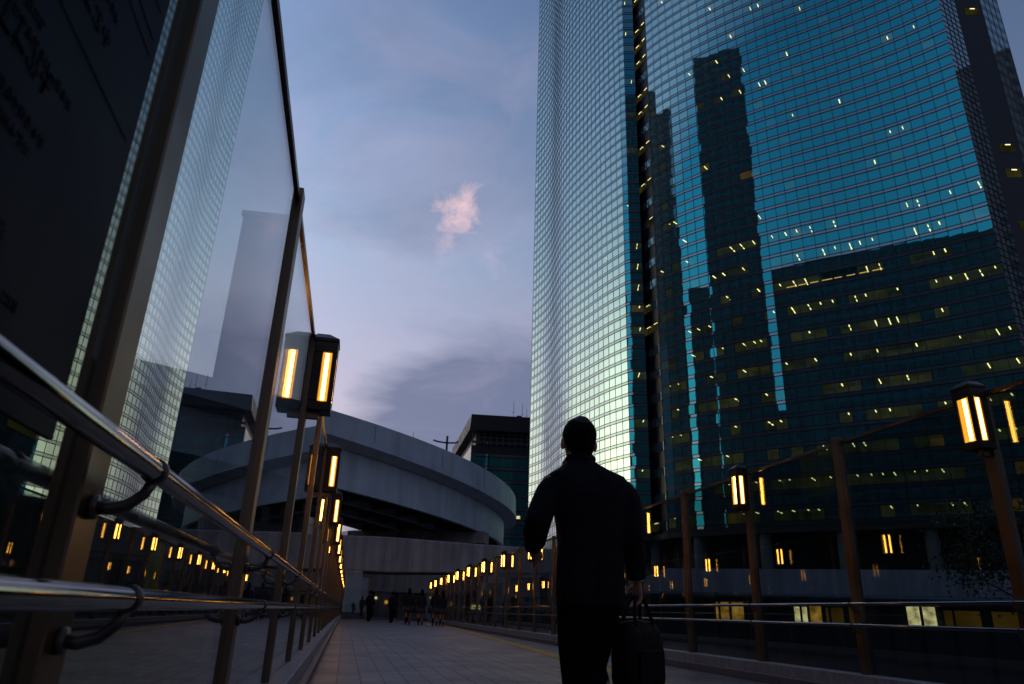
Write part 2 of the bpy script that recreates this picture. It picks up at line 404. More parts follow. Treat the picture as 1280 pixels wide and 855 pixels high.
# ------------------------------------------------------------------ curtain-wall tower
def walk(p, segs):
    pts = [p]
    for az0, az1, Ln, n in segs:
        for i in range(n):
            a = R(az0+(az1-az0)*(i+.5)/n); x, y = pts[-1]; pts.append((x+sin(a)*Ln/n, y+cos(a)*Ln/n))
    return pts
def resample(pts, step):
    "even points on a Catmull-Rom curve through pts"
    dense = []
    P = [Vector(p) for p in pts]
    P = [P[0]*2-P[1]]+P+[P[-1]*2-P[-2]]
    for i in range(1, len(P)-2):
        for k in range(20):
            t = k/20; a, b, c, d = P[i-1:i+3]
            dense.append(.5*((2*b)+(c-a)*t+(2*a-5*b+4*c-d)*t*t+(3*b-a-3*c+d)*t**3))
    dense.append(P[-2])
    tot = sum((q-p).length for p, q in zip(dense, dense[1:])); n = max(1, round(tot/step)); out = [dense[0]]; acc = 0; k = 1
    for p, q in zip(dense, dense[1:]):
        l = (q-p).length
        while k < n and acc+l >= tot*k/n:
            out.append(p+(q-p)*((tot*k/n-acc)/l)); k += 1
        acc += l
    out.append(dense[-1]); return [tuple(p) for p in out]
def inter(p, az, d): return (p[0]+sin(R(az))*d, p[1]+cos(R(az))*d)

FL = 2.1; Z0T = 13.0; NR = 97; ZTOP = Z0T+NR*FL
sc_ = 1.1
left_pl = [(34.17, 142.5), (34.76, 139.3), (35.3, 135.5), (35.38, 131.5), (35.12, 127.7), (34.9, 124), (34.9, 121), (35.3, 117), (36.0, 113.4), (37.75, 105.2), (39.5, 99.74)]
left_pl = resample([(x*sc_, y*sc_) for x, y in left_pl], 1.7)
c0 = left_pl[-1]
f1 = [c0, inter(c0, 143, 1.15)]
f2 = [f1[-1], inter(f1[-1], 107, 2.15)]
main_pl = resample(walk((46.6, 103.0), [(158, 148, 5, 3), (148, 140, 10, 6), (140, 134, 12, 7), (134, 136, 8, 5), (136, 142, 8, 5), (142, 146, 5.3, 3)]), 1.65)
e0 = main_pl[-1]
finA = [e0, inter(e0, 72, 5.0)]
slotA = [finA[-1], inter(finA[-1], 150, .01)]
TB = Vector((60, 100, -6.5))
tower = empty('glass_office_tower', TB)
tag(tower, 'curved blue green glass office tower filling the sky behind the walking man', 'tower')
win_list = []      # (size, quad, lit)
trng = random.Random(11)
band = MB(); mull = MB(); rooms = []; tubes = []
def facade(pl, rows, lit_p, tilt=.0008, mulls=True, r0=0):
    prev = None
    for ci, (a, b) in enumerate(zip(pl, pl[1:])):
        a = Vector((*a, 0)); b = Vector((*b, 0)); e = (b-a); w = e.length; e.normalize(); n = Vector((e.y, -e.x, 0))
        if n.dot(Vector((0, 0, 0))-a) < 0: n = -n
        if mulls:
            mull.obox(a-e*.03, e*.06, n*.05, (0, 0, rows*FL), 0); 
            m = mull; k = len(m.v)-8
            for q in range(k, k+8): m.v[q] = (m.v[q][0], m.v[q][1], m.v[q][2]+Z0T+r0*FL)
        litrun = 0
        for r in range(r0, r0+rows):
            z = Z0T+r*FL
            # spandrel band and its two dark transoms
            band.quad(a+n*.03+Vector((0, 0, z)), b+n*.03+Vector((0, 0, z)), b+n*.03+Vector((0, 0, z+.50)), a+n*.03+Vector((0, 0, z+.50)))
            for zz in (z-.035, z+.47): 
                mull.obox(a+Vector((0, 0, zz)), e*w, n*.055, (0, 0, .11), 0)
            t1 = trng.gauss(0, tilt); t2 = trng.gauss(0, tilt); t3 = trng.gauss(0, tilt)
            hgt = FL-.50
            q = [a+e*.02+n*t1*w+Vector((0, 0, z+.5)), b-e*.02+n*t2*w+Vector((0, 0, z+.5)), b-e*.02+n*(t2*w+t3*hgt)+Vector((0, 0, z+FL)), a+e*.02+n*(t1*w+t3*hgt)+Vector((0, 0, z+FL))]
            vis = (r % 2 == 0)
            lit = False
            if vis:
                lp = lit_p(r, ci)
                lit = trng.random() < lp
            c = (q[0]+q[2])/2
            win_list.append((area_px(c, n, w*hgt), q, lit, n))
            if lit:
                # office ceiling and walls behind the pane, self-glowing in place of tube light
                k = trng.random()
                dp = trng.choice([2.5, 4, 5]); s = n*-1
                A0, B0 = a+s*.25, b+s*.25
                zt = z+FL-.02; zb = z+.4
                rm = [(A0+Vector((0, 0, zt)), B0+Vector((0, 0, zt)), B0+s*dp+Vector((0, 0, zt)), A0+s*dp+Vector((0, 0, zt))),
                      (A0+s*dp+Vector((0, 0, zb)), B0+s*dp+Vector((0, 0, zb)), B0+s*dp+Vector((0, 0, zt)), A0+s*dp+Vector((0, 0, zt))),
                      (A0+Vector((0, 0, zb)), A0+s*dp+Vector((0, 0, zb)), A0+s*dp+Vector((0, 0, zt)), A0+Vector((0, 0, zt))),
                      (B0+Vector((0, 0, zb)), B0+s*dp+Vector((0, 0, zb)), B0+s*dp+Vector((0, 0, zt)), B0+Vector((0, 0, zt)))]
                rooms.append((area_px(c, n, 1), rm, trng.random() < .05))
                if k < .62:
                    u = trng.choice([.3, .5, .7])
                    for dd in ([.6] if k < .35 else [.6, 2.0]):
                        o_ = a+e*(w*u-.08)+s*dd+Vector((0, 0, zt-.10)); tubes.append((area_px(c, n, .2), o_, e*trng.uniform(.09, .15), s*trng.uniform(.6, 1.3)))
# how many rooms are lit: sparse high up, many in the lower storeys
def lp_main(r, c):
    z = Z0T+r*FL
    run = .17 if z > 58 else .72
    v = .5+.5*math.sin(c*.9+r*2.3)*math.sin(c*.37+r*1.1)
    return run*(.35+1.1*v)
facade(left_pl, NR, lambda r, c: .035 if Z0T+r*FL > 40 else .0)
facade(f1, NR, lambda r, c: .10, mulls=True)
facade(f2, NR, lambda r, c: .40, mulls=True)
facade(main_pl, NR, lp_main)
# one storey with a long amber cove light
coves = []
for ci, (a_, b_) in enumerate(zip(main_pl, main_pl[1:])):
    if 13 <= ci <= 20:
        A_, B_ = Vector((*a_, 0)), Vector((*b_, 0)); e = (B_-A_).normalized(); n = Vector((e.y, -e.x, 0)); n = n if n.dot(-A_) > 0 else -n
        for q in win_list:
            if abs(q[1][0].z-(Z0T+16*FL+.5)) < .2 and (q[1][0].xy-A_.xy).length < .3: win_list[win_list.index(q)] = (q[0]+1, q[1], True, q[3]); break
        coves.append(MB().obox(A_-n*.7+e*.15+Vector((0, 0, Z0T+16*FL+1.2)), (B_-A_)*trng.uniform(.6, .85), n*-.10, (0, 0, .06)))
# recessed slot between the two faces: dark wall with lit lobbies
s0, s1 = f2[-1], main_pl[0]
sl_a = Vector((*inter(s0, 22, 1.6), 0)); sl_b = Vector((*inter(s1, 24, 2.6), 0))
slot = MB()
slot.quad(Vector((*s0, Z0T)), sl_a+Vector((0, 0, Z0T)), sl_a+Vector((0, 0, ZTOP)), Vector((*s0, ZTOP)))
slot.quad(sl_b+Vector((0, 0, Z0T)), Vector((*s1, Z0T)), Vector((*s1, ZTOP)), sl_b+Vector((0, 0, ZTOP)))
slot.quad(sl_a+Vector((0, 0, Z0T)), sl_b+Vector((0, 0, Z0T)), sl_b+Vector((0, 0, ZTOP)), sl_a+Vector((0, 0, ZTOP)))
sb = MB(); sm = MB(); slit = []; e = (sl_b-sl_a).normalized(); n = Vector((e.y, -e.x, 0)); n = n if n.dot(-sl_a) > 0 else -n; w = (sl_b-sl_a).length
for r in range(0, NR, 2):
    z = Z0T+r*FL
    slot.obox(sl_a+n*.02+Vector((0, 0, z+.55)), e*w, n*.06, (0, 0, 1.5), 1)
    for k in range(4): slot.obox(sl_a+e*(w*k/3-.04)+n*.1+Vector((0, 0, z-.1)), e*.08, n*.06, (0, 0, 2.2), 2)
    if trng.random() < .34:
        for k in range(2):
            if trng.random() < .8:
                slit.append(MB().obox(sl_a+e*(w*(k*.5+.04))+n*.09+Vector((0, 0, z+.62)), e*w*.42, n*.02, (0, 0, 1.36)))
                tubes.append((9, sl_a+e*(w*(k*.5+.25))+n*.25+Vector((0, 0, z+1.75)), e*.9, n*-.12+Vector((0, 0, .1))))
def tp(mb, name, m, **k):
    mb.v = [(v[0]-TB.x, v[1]-TB.y, v[2]-TB.z) for v in mb.v]; return mb.build(name, m, tower, **k)
for q in coves: tp(q, 'cove_light', M['yline'])
tp(slot, 'recess_wall', [M['dkclad'], M['band'], M['mull']])
for q in slit: tp(q, 'lit_window', M['room'])
# end facets on the far edge: louvred fins, dark slot, glazed edge
fb = MB(); lv = MB()
a = Vector((*finA[0], 0)); b = Vector((*finA[1], 0)); e = (b-a).normalized(); n = Vector((e.y, -e.x, 0)); w = (b-a).length
zsplit = 70
fb.quad(a+Vector((0, 0, Z0T)), b+Vector((0, 0, Z0T)), b+Vector((0, 0, ZTOP)), a+Vector((0, 0, ZTOP)))
z = Z0T
while z < ZTOP:
    lv.obox(a+Vector((0, 0, z)), e*w, n*.05, (0, 0, .10)); z += 1.05
for k in range(1, 4): lv.obox(a+e*w*k/4+Vector((0, 0, Z0T)), e*.06, n*.06, (0, 0, ZTOP-Z0T))
g0 = Vector((*inter(finA[1], 50, 1.2), 0)); g1 = Vector((*inter(finA[1], 93, 4.6), 0))
sw = MB(); sw.quad(b+Vector((0, 0, Z0T)), g0+Vector((0, 0, Z0T)), g0+Vector((0, 0, ZTOP)), b+Vector((0, 0, ZTOP)))
sw.quad(g0+Vector((0, 0, Z0T)), g1+Vector((0, 0, Z0T)), g1+Vector((0, 0, ZTOP)), g0+Vector((0, 0, ZTOP)))
h1 = Vector((*inter((g1.x, g1.y), 72, 6.2), 0))
fb.quad(g1+Vector((0, 0, Z0T)), h1+Vector((0, 0, Z0T)), h1+Vector((0, 0, ZTOP)), g1+Vector((0, 0, ZTOP)))
z = Z0T
while z < ZTOP:
    lv.obox(g1+Vector((0, 0, z)), (h1-g1), n*.03, (0, 0, .09)); lv.obox(g1+Vector((0, 0, z+.5)), (h1-g1), n*.03, (0, 0, .06)); z += FL
for k in range(5): lv.obox(g1+(h1-g1)*k/4+Vector((0, 0, Z0T)), e*.06, n*.04, (0, 0, ZTOP-Z0T))
el = []
ee = (g1-g0).normalized(); nn = Vector((ee.y, -ee.x, 0)); nn = nn if nn.dot(-g0) > 0 else -nn
for r in range(0, NR, 2):
    if trng.random() < .3: el.append(MB().obox(g0+ee*1.2+nn*.02+Vector((0, 0, Z0T+r*FL+.5)), ee*2.0, nn*.03, (0, 0, 1.4))); tubes.append((5, g0+ee*2.0+nn*.12+Vector((0, 0, Z0T+r*FL+1.6)), ee*.7, nn*-.05+Vector((0, 0, .12))))
tp(fb, 'end_glazing', M['band']); tp(lv, 'end_louvres', M['mull']); tp(sw, 'end_recess', M['dkclad'])
for q in el: tp(q, 'lit_window', M['room'])
# opaque core so nothing shines through, roof, and the lower storeys
core = MB()
def inset(p, az, d): return inter(p, az, d)
corepts = [inset(left_pl[0], 95, .8)]+[inset(p, 80, 6.0) for p in left_pl[1::3]]+[inset(c0, 40, 8), inset(main_pl[0], 45, 7)]+[inset(p, 48, 6.5) for p in main_pl[2::3]]+[inset(h1[:2], 60, .5)]+[(100, 130), (70, 165), (48, 165)]
core.loft([[(p[0], p[1], -6.5) for p in corepts], [(p[0], p[1], ZTOP-.5) for p in corepts]])
tp(core, 'core', M['dark2'])
rfm = MB(); ring = left_pl+f1[1:]+f2[1:]+main_pl+[finA[1], tuple(h1[:2]), (100, 130), (70, 165)]
rfm.loft([[(p[0], p[1], ZTOP) for p in ring], [(p[0], p[1], ZTOP+2.5) for p in ring]]); tp(rfm, 'roof', M['dark'])
und = MB(); und.loft([[(p[0], p[1], Z0T-.9) for p in ring], [(p[0], p[1], Z0T-.05) for p in ring]]); tp(und, 'soffit_beam', M['dark'])
# tall lobby glass set back under the facade and round columns
lob = MB(); colpts = []
allp = left_pl[::3]+[f2[-1]]+main_pl[::3]
for a_, b_ in zip(allp, allp[1:]):
    A_ = Vector((*inter(a_, 50, 3), 0)); B_ = Vector((*inter(b_, 50, 3), 0)); lob.quad(A_+Vector((0, 0, -6.5)), B_+Vector((0, 0, -6.5)), B_+Vector((0, 0, Z0T-.95)), A_+Vector((0, 0, Z0T-.95)))
    lob.obox(A_+Vector((0, 0, -6.5)), (.3, 0, 0), (0, -.3, 0), (0, 0, Z0T+5.5), 1)
    for zz in (-2, 3, 8): lob.bar(A_+Vector((0, 0, zz)), B_+Vector((0, 0, zz)), .2, .25, mi=1)
tp(lob, 'lobby_glazing', [M['dkclad'], M['mull']])
for p in allp[::2]:
    c_ = inter(p, 50, 1.0); cm = MB(); cm.tube([(c_[0], c_[1], -6.5), (c_[0], c_[1], Z0T-.92)], .8, 20); tp(cm, 'column', M['conc_d'], smooth=True)
tp(band, 'spandrel_bands', M['band']); tp(mull, 'mullion_grid', M['mull'])
win_list.sort(key=lambda t: -t[0])
rest = MB()
for i, (ar, q, lit, n) in enumerate(win_list):
    # outer-facing winding does not matter for glossy glass; keep the set-back constant
    if i < 100:
        m = MB(); m.quad(*q); tp(m, 'window', M['twin_see' if lit else 'twin'])
    else: rest.quad(*q, mi=1 if lit else 0)
o = tp(rest, 'window', [M['twin'], M['twin_see']]); o['kind'] = 'stuff'
rooms.sort(key=lambda t: -t[0]); rest = MB()
for i, (ar, rm, am) in enumerate(rooms):
    if i < 100:
        m = MB(); [m.quad(*q) for q in rm]; tp(m, 'lit_office', M['room_am' if am else 'room'])
    else: [rest.quad(*q, mi=1 if am else 0) for q in rm]
o = tp(rest, 'lit_office', [M['room'], M['room_am']]); o['kind'] = 'stuff'
tubes.sort(key=lambda t: -t[0]); rest = MB()
for i, (ar, o_, ex, sy) in enumerate(tubes):
    m = MB() if i < 100 else rest
    m.obox(o_, ex, sy, (0, 0, .07))
    if i < 100: tp(m, 'ceiling_light', M['ceil_l'])
o = tp(rest, 'ceiling_light', M['ceil_l']); o['kind'] = 'stuff'

# ------------------------------------------------------------------ glass office block with an overhanging roof
ob = empty('roofed_office_block', (34.6, 225, -6.5))
O = Vector((34.6, 225, 0)); ea = Vector((sin(R(96)), cos(R(96)), 0)); eb = Vector((sin(R(1)), cos(R(1)), 0)); 
def op(mb, name, m, par=ob, **k):
    mb.v = [(v[0]-34.6, v[1]-225, v[2]+6.5) for v in mb.v]; return mb.build(name, m, par, **k)
Wd, Dp = 46, 50
body = MB(); body.obox(O+Vector((0, 0, -6.5)), ea*Wd, eb*Dp, (0, 0, 58)); op(body, 'wall', M['dark2'])
gl = MB(); 
na = Vector((-ea.y, ea.x, 0)); na = na if na.y < 0 else -na
orn = random.Random(5)
for r in range(14):
    z = -6.5+r*4.2
    for c in range(15):
        if r > 12: continue
        m = MB(); m.obox(O+ea*(c*3.05+.12)+na*.05+Vector((0, 0, z+.9)), ea*2.8, na*.05, (0, 0, 2.9))
        if c < 7 and r > 5: op(m, 'window', M['twin'])
        else: gl.obox(O+ea*(c*3.05+.12)+na*.05+Vector((0, 0, z+.9)), ea*2.8, na*.05, (0, 0, 2.9))
g_ = op(gl, 'window', M['twin']); g_['kind'] = 'stuff'
tr = MB()
for r in range(15): tr.obox(O+na*.1+Vector((0, 0, -6.5+r*4.2-.1)), ea*Wd, na*.12, (0, 0, .75))
for c in range(16): tr.obox(O+ea*(c*3.05-.06)+na*.1+Vector((0, 0, -6.5)), ea*.12, na*.10, (0, 0, 57))
op(tr, 'floor_bands', M['band'])
sd = MB(); nb_ = Vector((-1, -.1, 0)); sd.obox(O-eb*.0+Vector((-.15, 0, -6.4)), eb*Dp, Vector((.1, 0, 0)), (0, 0, 57.6)); op(sd, 'side_wall', M['white'])
lt = MB()
for c, r in ((8, 8), (9, 8), (3, 4), (5, 4), (6, 3)):
    lt.obox(O+ea*(c*3.05/1.9+.4)+na*.14+Vector((0, 0, -6.5+r*4.2+1.6)), ea*1.6, na*.05, (0, 0, .9))
op(lt, 'lit_windows', M['whitewin'])
# louvred plant storey and cantilevered roof
ps = MB(); ps.obox(O+ea*1.5+eb*1.5+Vector((0, 0, 51.5)), ea*(Wd-3), eb*(Dp-3), (0, 0, 4.6)); op(ps, 'plant_storey', M['louv'])
pf = MB()
for c in range(24): pf.obox(O+ea*(c*2-.0)+na*.4+Vector((0, 0, 51.6)), ea*.25, na*.3, (0, 0, 4.2))
for z in (52.6, 54.0, 55.2): pf.obox(O+na*.4+Vector((0, 0, z)), ea*Wd, na*.3, (0, 0, .2))
op(pf, 'louvre_frame', M['conc_d'])
rf_ = MB(); rf_.loft([[O-ea*1.0+na*2.5+Vector((0, 0, 56)), O+ea*(Wd+2)+na*2.5+Vector((0, 0, 56)), O+ea*(Wd+2)+eb*(Dp+2)+Vector((0, 0, 56)), O-ea*1.0+eb*(Dp+2)+Vector((0, 0, 56))],
                      [O-ea*.6+na*3+Vector((0, 0, 61)), O+ea*(Wd+2)+na*3+Vector((0, 0, 61)), O+ea*(Wd+2)+eb*(Dp+2)+Vector((0, 0, 61)), O-ea*.6+eb*(Dp+2)+Vector((0, 0, 61))]])
roofo = op(rf_, 'roof', M['dark'])
for dx, h, w in ((14, 7, .12), (17, 6.2, .12), (16, 2.2, 1.6), (18.5, 5, .1)):
    am = MB(); am.box((34.6+dx-w/2, 227, 61), (34.6+dx+w/2, 227+w, 61+h)); 
    if w < 1: am.box((34.6+dx-.5, 227, 61+h*.45), (34.6+dx+.5, 227.08, 61+h*.45+.1))
    a2 = MB(); a2.v = [(v[0]-34.6, v[1]-225, v[2]+6.5) for v in am.v]; a2.f = am.f; a2.mi = am.mi; a2.build('antenna', M['antenna'], roofo)
tag(ob, 'teal glass office block under a black overhanging roof, rising behind the curved road deck', 'office building')

# ------------------------------------------------------------------ elevated curved road
import itertools
def circle3(a, b, c):
    ax, ay = a; bx, by = b; cx_, cy = c
    d = 2*(ax*(by-cy)+bx*(cy-ay)+cx_*(ay-by))
    ux = ((ax*ax+ay*ay)*(by-cy)+(bx*bx+by*by)*(cy-ay)+(cx_*cx_+cy*cy)*(ay-by))/d
    uy = ((ax*ax+ay*ay)*(cx_-bx)+(bx*bx+by*by)*(ax-cx_)+(cx_*cx_+cy*cy)*(bx-ax))/d
    return (ux, uy), math.hypot(ax-ux, ay-uy)
CC, CR = circle3((-2.9, 58.9), (9.6, 72.8), (22.9, 103.3))
road = empty('curved_road_viaduct', (CC[0], CC[1], -6.5))
tag(road, 'grey curved elevated road deck sweeping over the footbridge', 'elevated road')
def ang(p): return math.atan2(p[1]-CC[1], p[0]-CC[0])
A0, A1, A2 = ang((-2.9, 58.9)), ang((9.6, 72.8)), ang((22.9, 103.3))
AS, AE = A0-R(30), A2+R(150)
def zb(a):      # parapet foot
    t = (a-A0)/(A1-A0); t = max(-.6, min(1.6, t)); return 13.95-.62*t+.1*t*t
def zg(a): return zb(a)-3.7
def sweep(sec, name, m, a0=AS, a1=AE, n=150, smooth=False):
    mb = MB(); rings = []
    for i in range(n+1):
        a = a0+(a1-a0)*i/n
        rings.append([((CR+r)*cos(a), (CR+r)*sin(a), z+6.5) for r, z in sec(a)])
    mb.loft(rings); return mb.build(name, m, road, smooth=smooth)
sweep(lambda a: [(0, 16), (0, zb(a)+.55), (-.3, zb(a)+.55), (-.3, 16)], 'parapet', M['conc'])
sweep(lambda a: [(.12, zb(a)+.50), (.12, zb(a)), (-1.2, zb(a)-.35), (-17.5, zb(a)-.35), (-17.5, zb(a)+.50)], 'deck', M['conc'])
sweep(lambda a: [(-17.5, 15.2), (-17.8, 15.2), (-17.8, zb(a)-.2), (-17.5, zb(a)-.2)], 'parapet', M['conc'])
for rr in (-1.9, -6.8, -11.6, -16.2): sweep(lambda a: [(rr+.25, zb(a)-.36), (rr+.25, zg(a)), (rr-.25, zg(a)), (rr-.25, zb(a)-.36)], 'girder', M['conc'])
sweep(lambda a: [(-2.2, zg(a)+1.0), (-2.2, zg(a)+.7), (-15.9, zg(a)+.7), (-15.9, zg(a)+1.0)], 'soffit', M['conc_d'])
a = AS+.02
while a < AE:
    mb = MB(); er = Vector((cos(a), sin(a), 0)); et = Vector((-sin(a), cos(a), 0))
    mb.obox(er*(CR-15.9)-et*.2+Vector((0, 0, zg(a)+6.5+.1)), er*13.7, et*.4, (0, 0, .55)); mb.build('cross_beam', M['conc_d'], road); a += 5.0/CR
for k in range(28):     # vertical panel joints on the outer parapet
    a = AS+(k+.5)*R(7.5); mb = MB(); er = Vector((cos(a), sin(a), 0)); et = Vector((-sin(a), cos(a), 0))
    mb.obox(er*(CR-.01)+Vector((0, 0, zb(a)+6.5+.56)), er*.02, et*.05, (0, 0, 16-zb(a)-.56)); mb.build('joint_strip', M['conc_d'], road)
for a, hh in ((A1+R(9), 0), (A2+R(25), 0), (A0-R(22), 0)):
    er = Vector((cos(a), sin(a), 0)); p = er*(CR-9.6); mb = MB(); et = Vector((-sin(a), cos(a), 0))
    mb.obox(p-er*1.3-et*1.3, er*2.6, et*2.6, (0, 0, zg(a)+6.5+.6)); po = mb.build('pier', M['conc_b'], road); bevel(po, .3, 3)
    mb = MB(); mb.obox(p-er*8.6-et*1.1+Vector((0, 0, zg(a)+6.5-1.3)), er*17.2, et*2.2, (0, 0, 1.28)); mb.build('pier_cap', M['conc_b'], road)
# mast on the road
ms = empty('road_mast', (8.9, 75.5, 12.5)); m = MB(); m.tube([(0, 0, 0), (0, 0, 6.0)], .12, 8); m.build('pole', M['antenna'], ms)
m = MB(); m.tube([(-1.5, 0, 5.45), (-1.0, 0, 5.32), (0, 0, 5.25), (.9, 0, 5.32), (1.25, 0, 5.5)], .09, 8); m.build('arm', M['antenna'], ms)
tag(ms, 'small T-shaped mast standing on the curved road deck', 'mast')
for x, yy, h, lab in ((5.4, 78, 5.2, 'thin aerial with crossbars above the curved road, beside the T-shaped mast'), (13.0, 82, 4.8, 'thin aerial above the curved road beside the roofed office block')):
    ae = empty('aerial', (x, yy, 14)); m = MB(); m.tube([(0, 0, 0), (0, 0, h)], [.06, .02], 6); m.build('pole', M['antenna'], ae)
    m = MB(); m.tube([(-.9, 0, h*.62), (.9, 0, h*.58)], .02, 5); m.tube([(-.3, 0, h*.72), (.4, 0, h*.70)], .02, 5); m.build('crossbar', M['antenna'], ae); tag(ae, lab, 'aerial')

# ------------------------------------------------------------------ portal frames over the walkway and the station beyond
pf_ = empty('concrete_portal', (6, 60, -6.5))
m = MB(); m.loft([[(-10, 59, 12.5), (-10, 63, 12.5), (-10, 63, 10.0), (-10, 59, 10.0)], [(3, 59, 12.6), (3, 63, 12.6), (3, 63, 9.9), (3, 59, 9.9)], [(11, 59, 12.4), (11, 63, 12.4), (11, 63, 10.2), (11, 59, 10.2)], [(18, 59, 12.3), (18, 63, 12.3), (18, 63, 10.5), (18, 59, 10.5)]])
m.v = [(v[0]-6, v[1]-60, v[2]) for v in m.v]; bo = m.build('crosshead', M['conc_b'], pf_); bevel(bo, .12, 2)
m = MB(); m.box((-7.6, -1.0, 0), (-4.9, 2.5, 10.0)); bo = m.build('pillar', M['conc_b'], pf_); bevel(bo, .15, 2)
m = MB(); m.box((10, -.8, 0), (12, 2, 10.4)); bo = m.build('pillar', M['conc_b'], pf_); bevel(bo, .15, 2)
tag(pf_, 'pale concrete beam crossing over the end of the footbridge, on square pillars', 'portal frame')
pf2 = empty('low_concrete_beam', (8, 82, -6.5)); m = MB(); m.box((-13, 0, 9.0), (14, 3, 12.3)); m.build('beam', M['conc_b'], pf2)
for x in (-12, 12): m = MB(); m.box((x-1, .2, 0), (x+1, 2.8, 9)); m.build('pillar', M['conc_b'], pf2)
tag(pf2, 'shaded grey beam lower and farther than the pale crossing beam', 'beam')
# stair enclosure with glass beside the pillar
gx = empty('glass_screen_box', (0.2, 57.5, 0)); m = MB(); m.box((-.6, 0, 0.05), (1.3, .06, 2.9)); m.build('glass_panel', M['bglass'], gx)
for x in (-.65, 1.3): m = MB(); m.box((x, -.05, 0), (x+.1, .12, 3.0)); m.build('post', M['bronze'], gx)
m = MB(); m.box((-.65, .1, 0), (1.35, 2.0, 1.0)); m.build('base', M['granite2'], gx)
tag(gx, 'small glass screen on a stone base under the pillar at the end of the footbridge', 'glass screen')
st = empty('station_concourse', (8, 96, -6.5)); m = MB(); m.box((-22, 0, 0), (24, 14, 9.8)); m.build('wall', M['wallv'], st)
m = MB(); m.box((-22, -36, 5.9), (14, 0, 6.3)); m.build('floor_slab', M['asphalt'], st)
srn = random.Random(9)
for x, z, w, h, k in ((-5.2, 8.4, 1.0, .25, 'whitewin'), (-1.6, 7.2, .8, .3, 'whitewin'), (-3.2, 7.9, .8, .35, 'amberwin'), (.5, 7.2, .3, .8, 'room'), (4.5, 7.9, .8, .5, 'amberwin'), (7.5, 7.6, 1.5, .5, 'whitewin'), (2.4, 8.7, .2, .2, 'amberwin'), (5.9, 7.4, .5, .6, 'room_am')):
    m = MB(); m.box((x, -.1, z), (x+w, -.02, z+h)); m.build('lit_window', M[k], st)
for x in range(-20, 22, 3): m = MB(); m.box((x, -.5, 6.3), (x+.5, 0, 9.8)); m.build('column', M['dark'], st)
tag(st, 'dim station concourse with a few lit signs seen beyond the end of the footbridge', 'station')

# ------------------------------------------------------------------ low building with a pale wall band beyond the fence
lowb = empty('low_station_building', (0, 0, -6.5)); 
ca = R(36); er = Vector((sin(ca), cos(ca), 0)); et = Vector((cos(ca), -sin(ca), 0)); er2 = er
c_ = er*61
def lw(mb, name, m, **k): mb.v = [(v[0], v[1], v[2]+6.5) for v in mb.v]; return mb.build(name, m, lowb, **k)
m = MB(); m.obox(c_-et*13+Vector((0, 0, 2.75)), et*62, er*5, (0, 0, 1.85)); lw(m, 'pale_parapet', M['wallv'])
m = MB(); m.obox(c_-et*17.5+er*.5+Vector((0, 0, -6.5)), et*70, er*12, (0, 0, 9.2)); lw(m, 'wall', M['dark'])
m = MB(); p0 = c_-et*17.4; p1 = c_-et*13
m.add([p0+Vector((0, 0, 2.75)), p1+Vector((0, 0, 2.75)), p1+Vector((0, 0, 4.6)), p0+er*5+Vector((0, 0, 2.75)), p1+er*5+Vector((0, 0, 2.75)), p1+er*5+Vector((0, 0, 4.6))], [(0, 1, 2), (5, 4, 3), (0, 2, 5, 3), (0, 3, 4, 1)]); lw(m, 'stair_roof', M['wallv'])
m = MB(); m.tube([c_-et*16-er*.6+Vector((0, 0, 2.45)), c_+et*50-er*.6+Vector((0, 0, 2.45))], .34, 14); lw(m, 'pipe', M['pipe'], smooth=True)
for u, w, z, h, k in ((-9.2, 1.0, .75, 1.35, 'amberwin'), (-8.0, .9, .8, 1.3, 'amberwin'), (-3.4, .9, .8, 1.1, 'whitewin'), (-2.3, .8, .8, 1.2, 'amberwin'), (-1.2, 1.2, .8, 1.1, 'room_am'), (.4, 1.0, .8, 1.2, 'room_am'), (4.2, .9, .75, 1.35, 'whitewin'), (5.2, .8, .75, 1.35, 'whitewin'), (6.5, 2.2, .8, 1.1, 'room_am'), (9.4, 2.0, .8, 1.1, 'room_am'), (14, 3, .8, 1, 'room_am')):
    m = MB(); m.obox(c_+et*u+er*.44+Vector((0, 0, z)), et*w, er*.04, (0, 0, h)); lw(m, 'window', M[k])
m = MB()
for k in range(34): m.obox(c_+et*(-17+k*2.0)+er*.35+Vector((0, 0, -6.4)), et*.16, er*.12, (0, 0, 9.0))
lw(m, 'mullion_grid', M['mull'])
tag(lowb, 'low building with a pale lavender parapet and pipe, seen through the fence glass', 'building')
# amber lit entrance at the foot of the tower, left of the pale wall
en = empty('amber_lit_entrance', (28, 66, -6.5))
m = MB(); m.box((-3, 0, 0), (4.5, 6, 11.5)); m.build('wall', M['dark'], en)
for x in (-2.4, -.6, 1.4, 3.0): m = MB(); m.box((x, -.1, 7.0), (x+1.1, -.02, 10.6)); m.build('window', M['room_am'], en)
tag(en, 'small amber lit block at the foot of the tower, beside the pale wall', 'building')

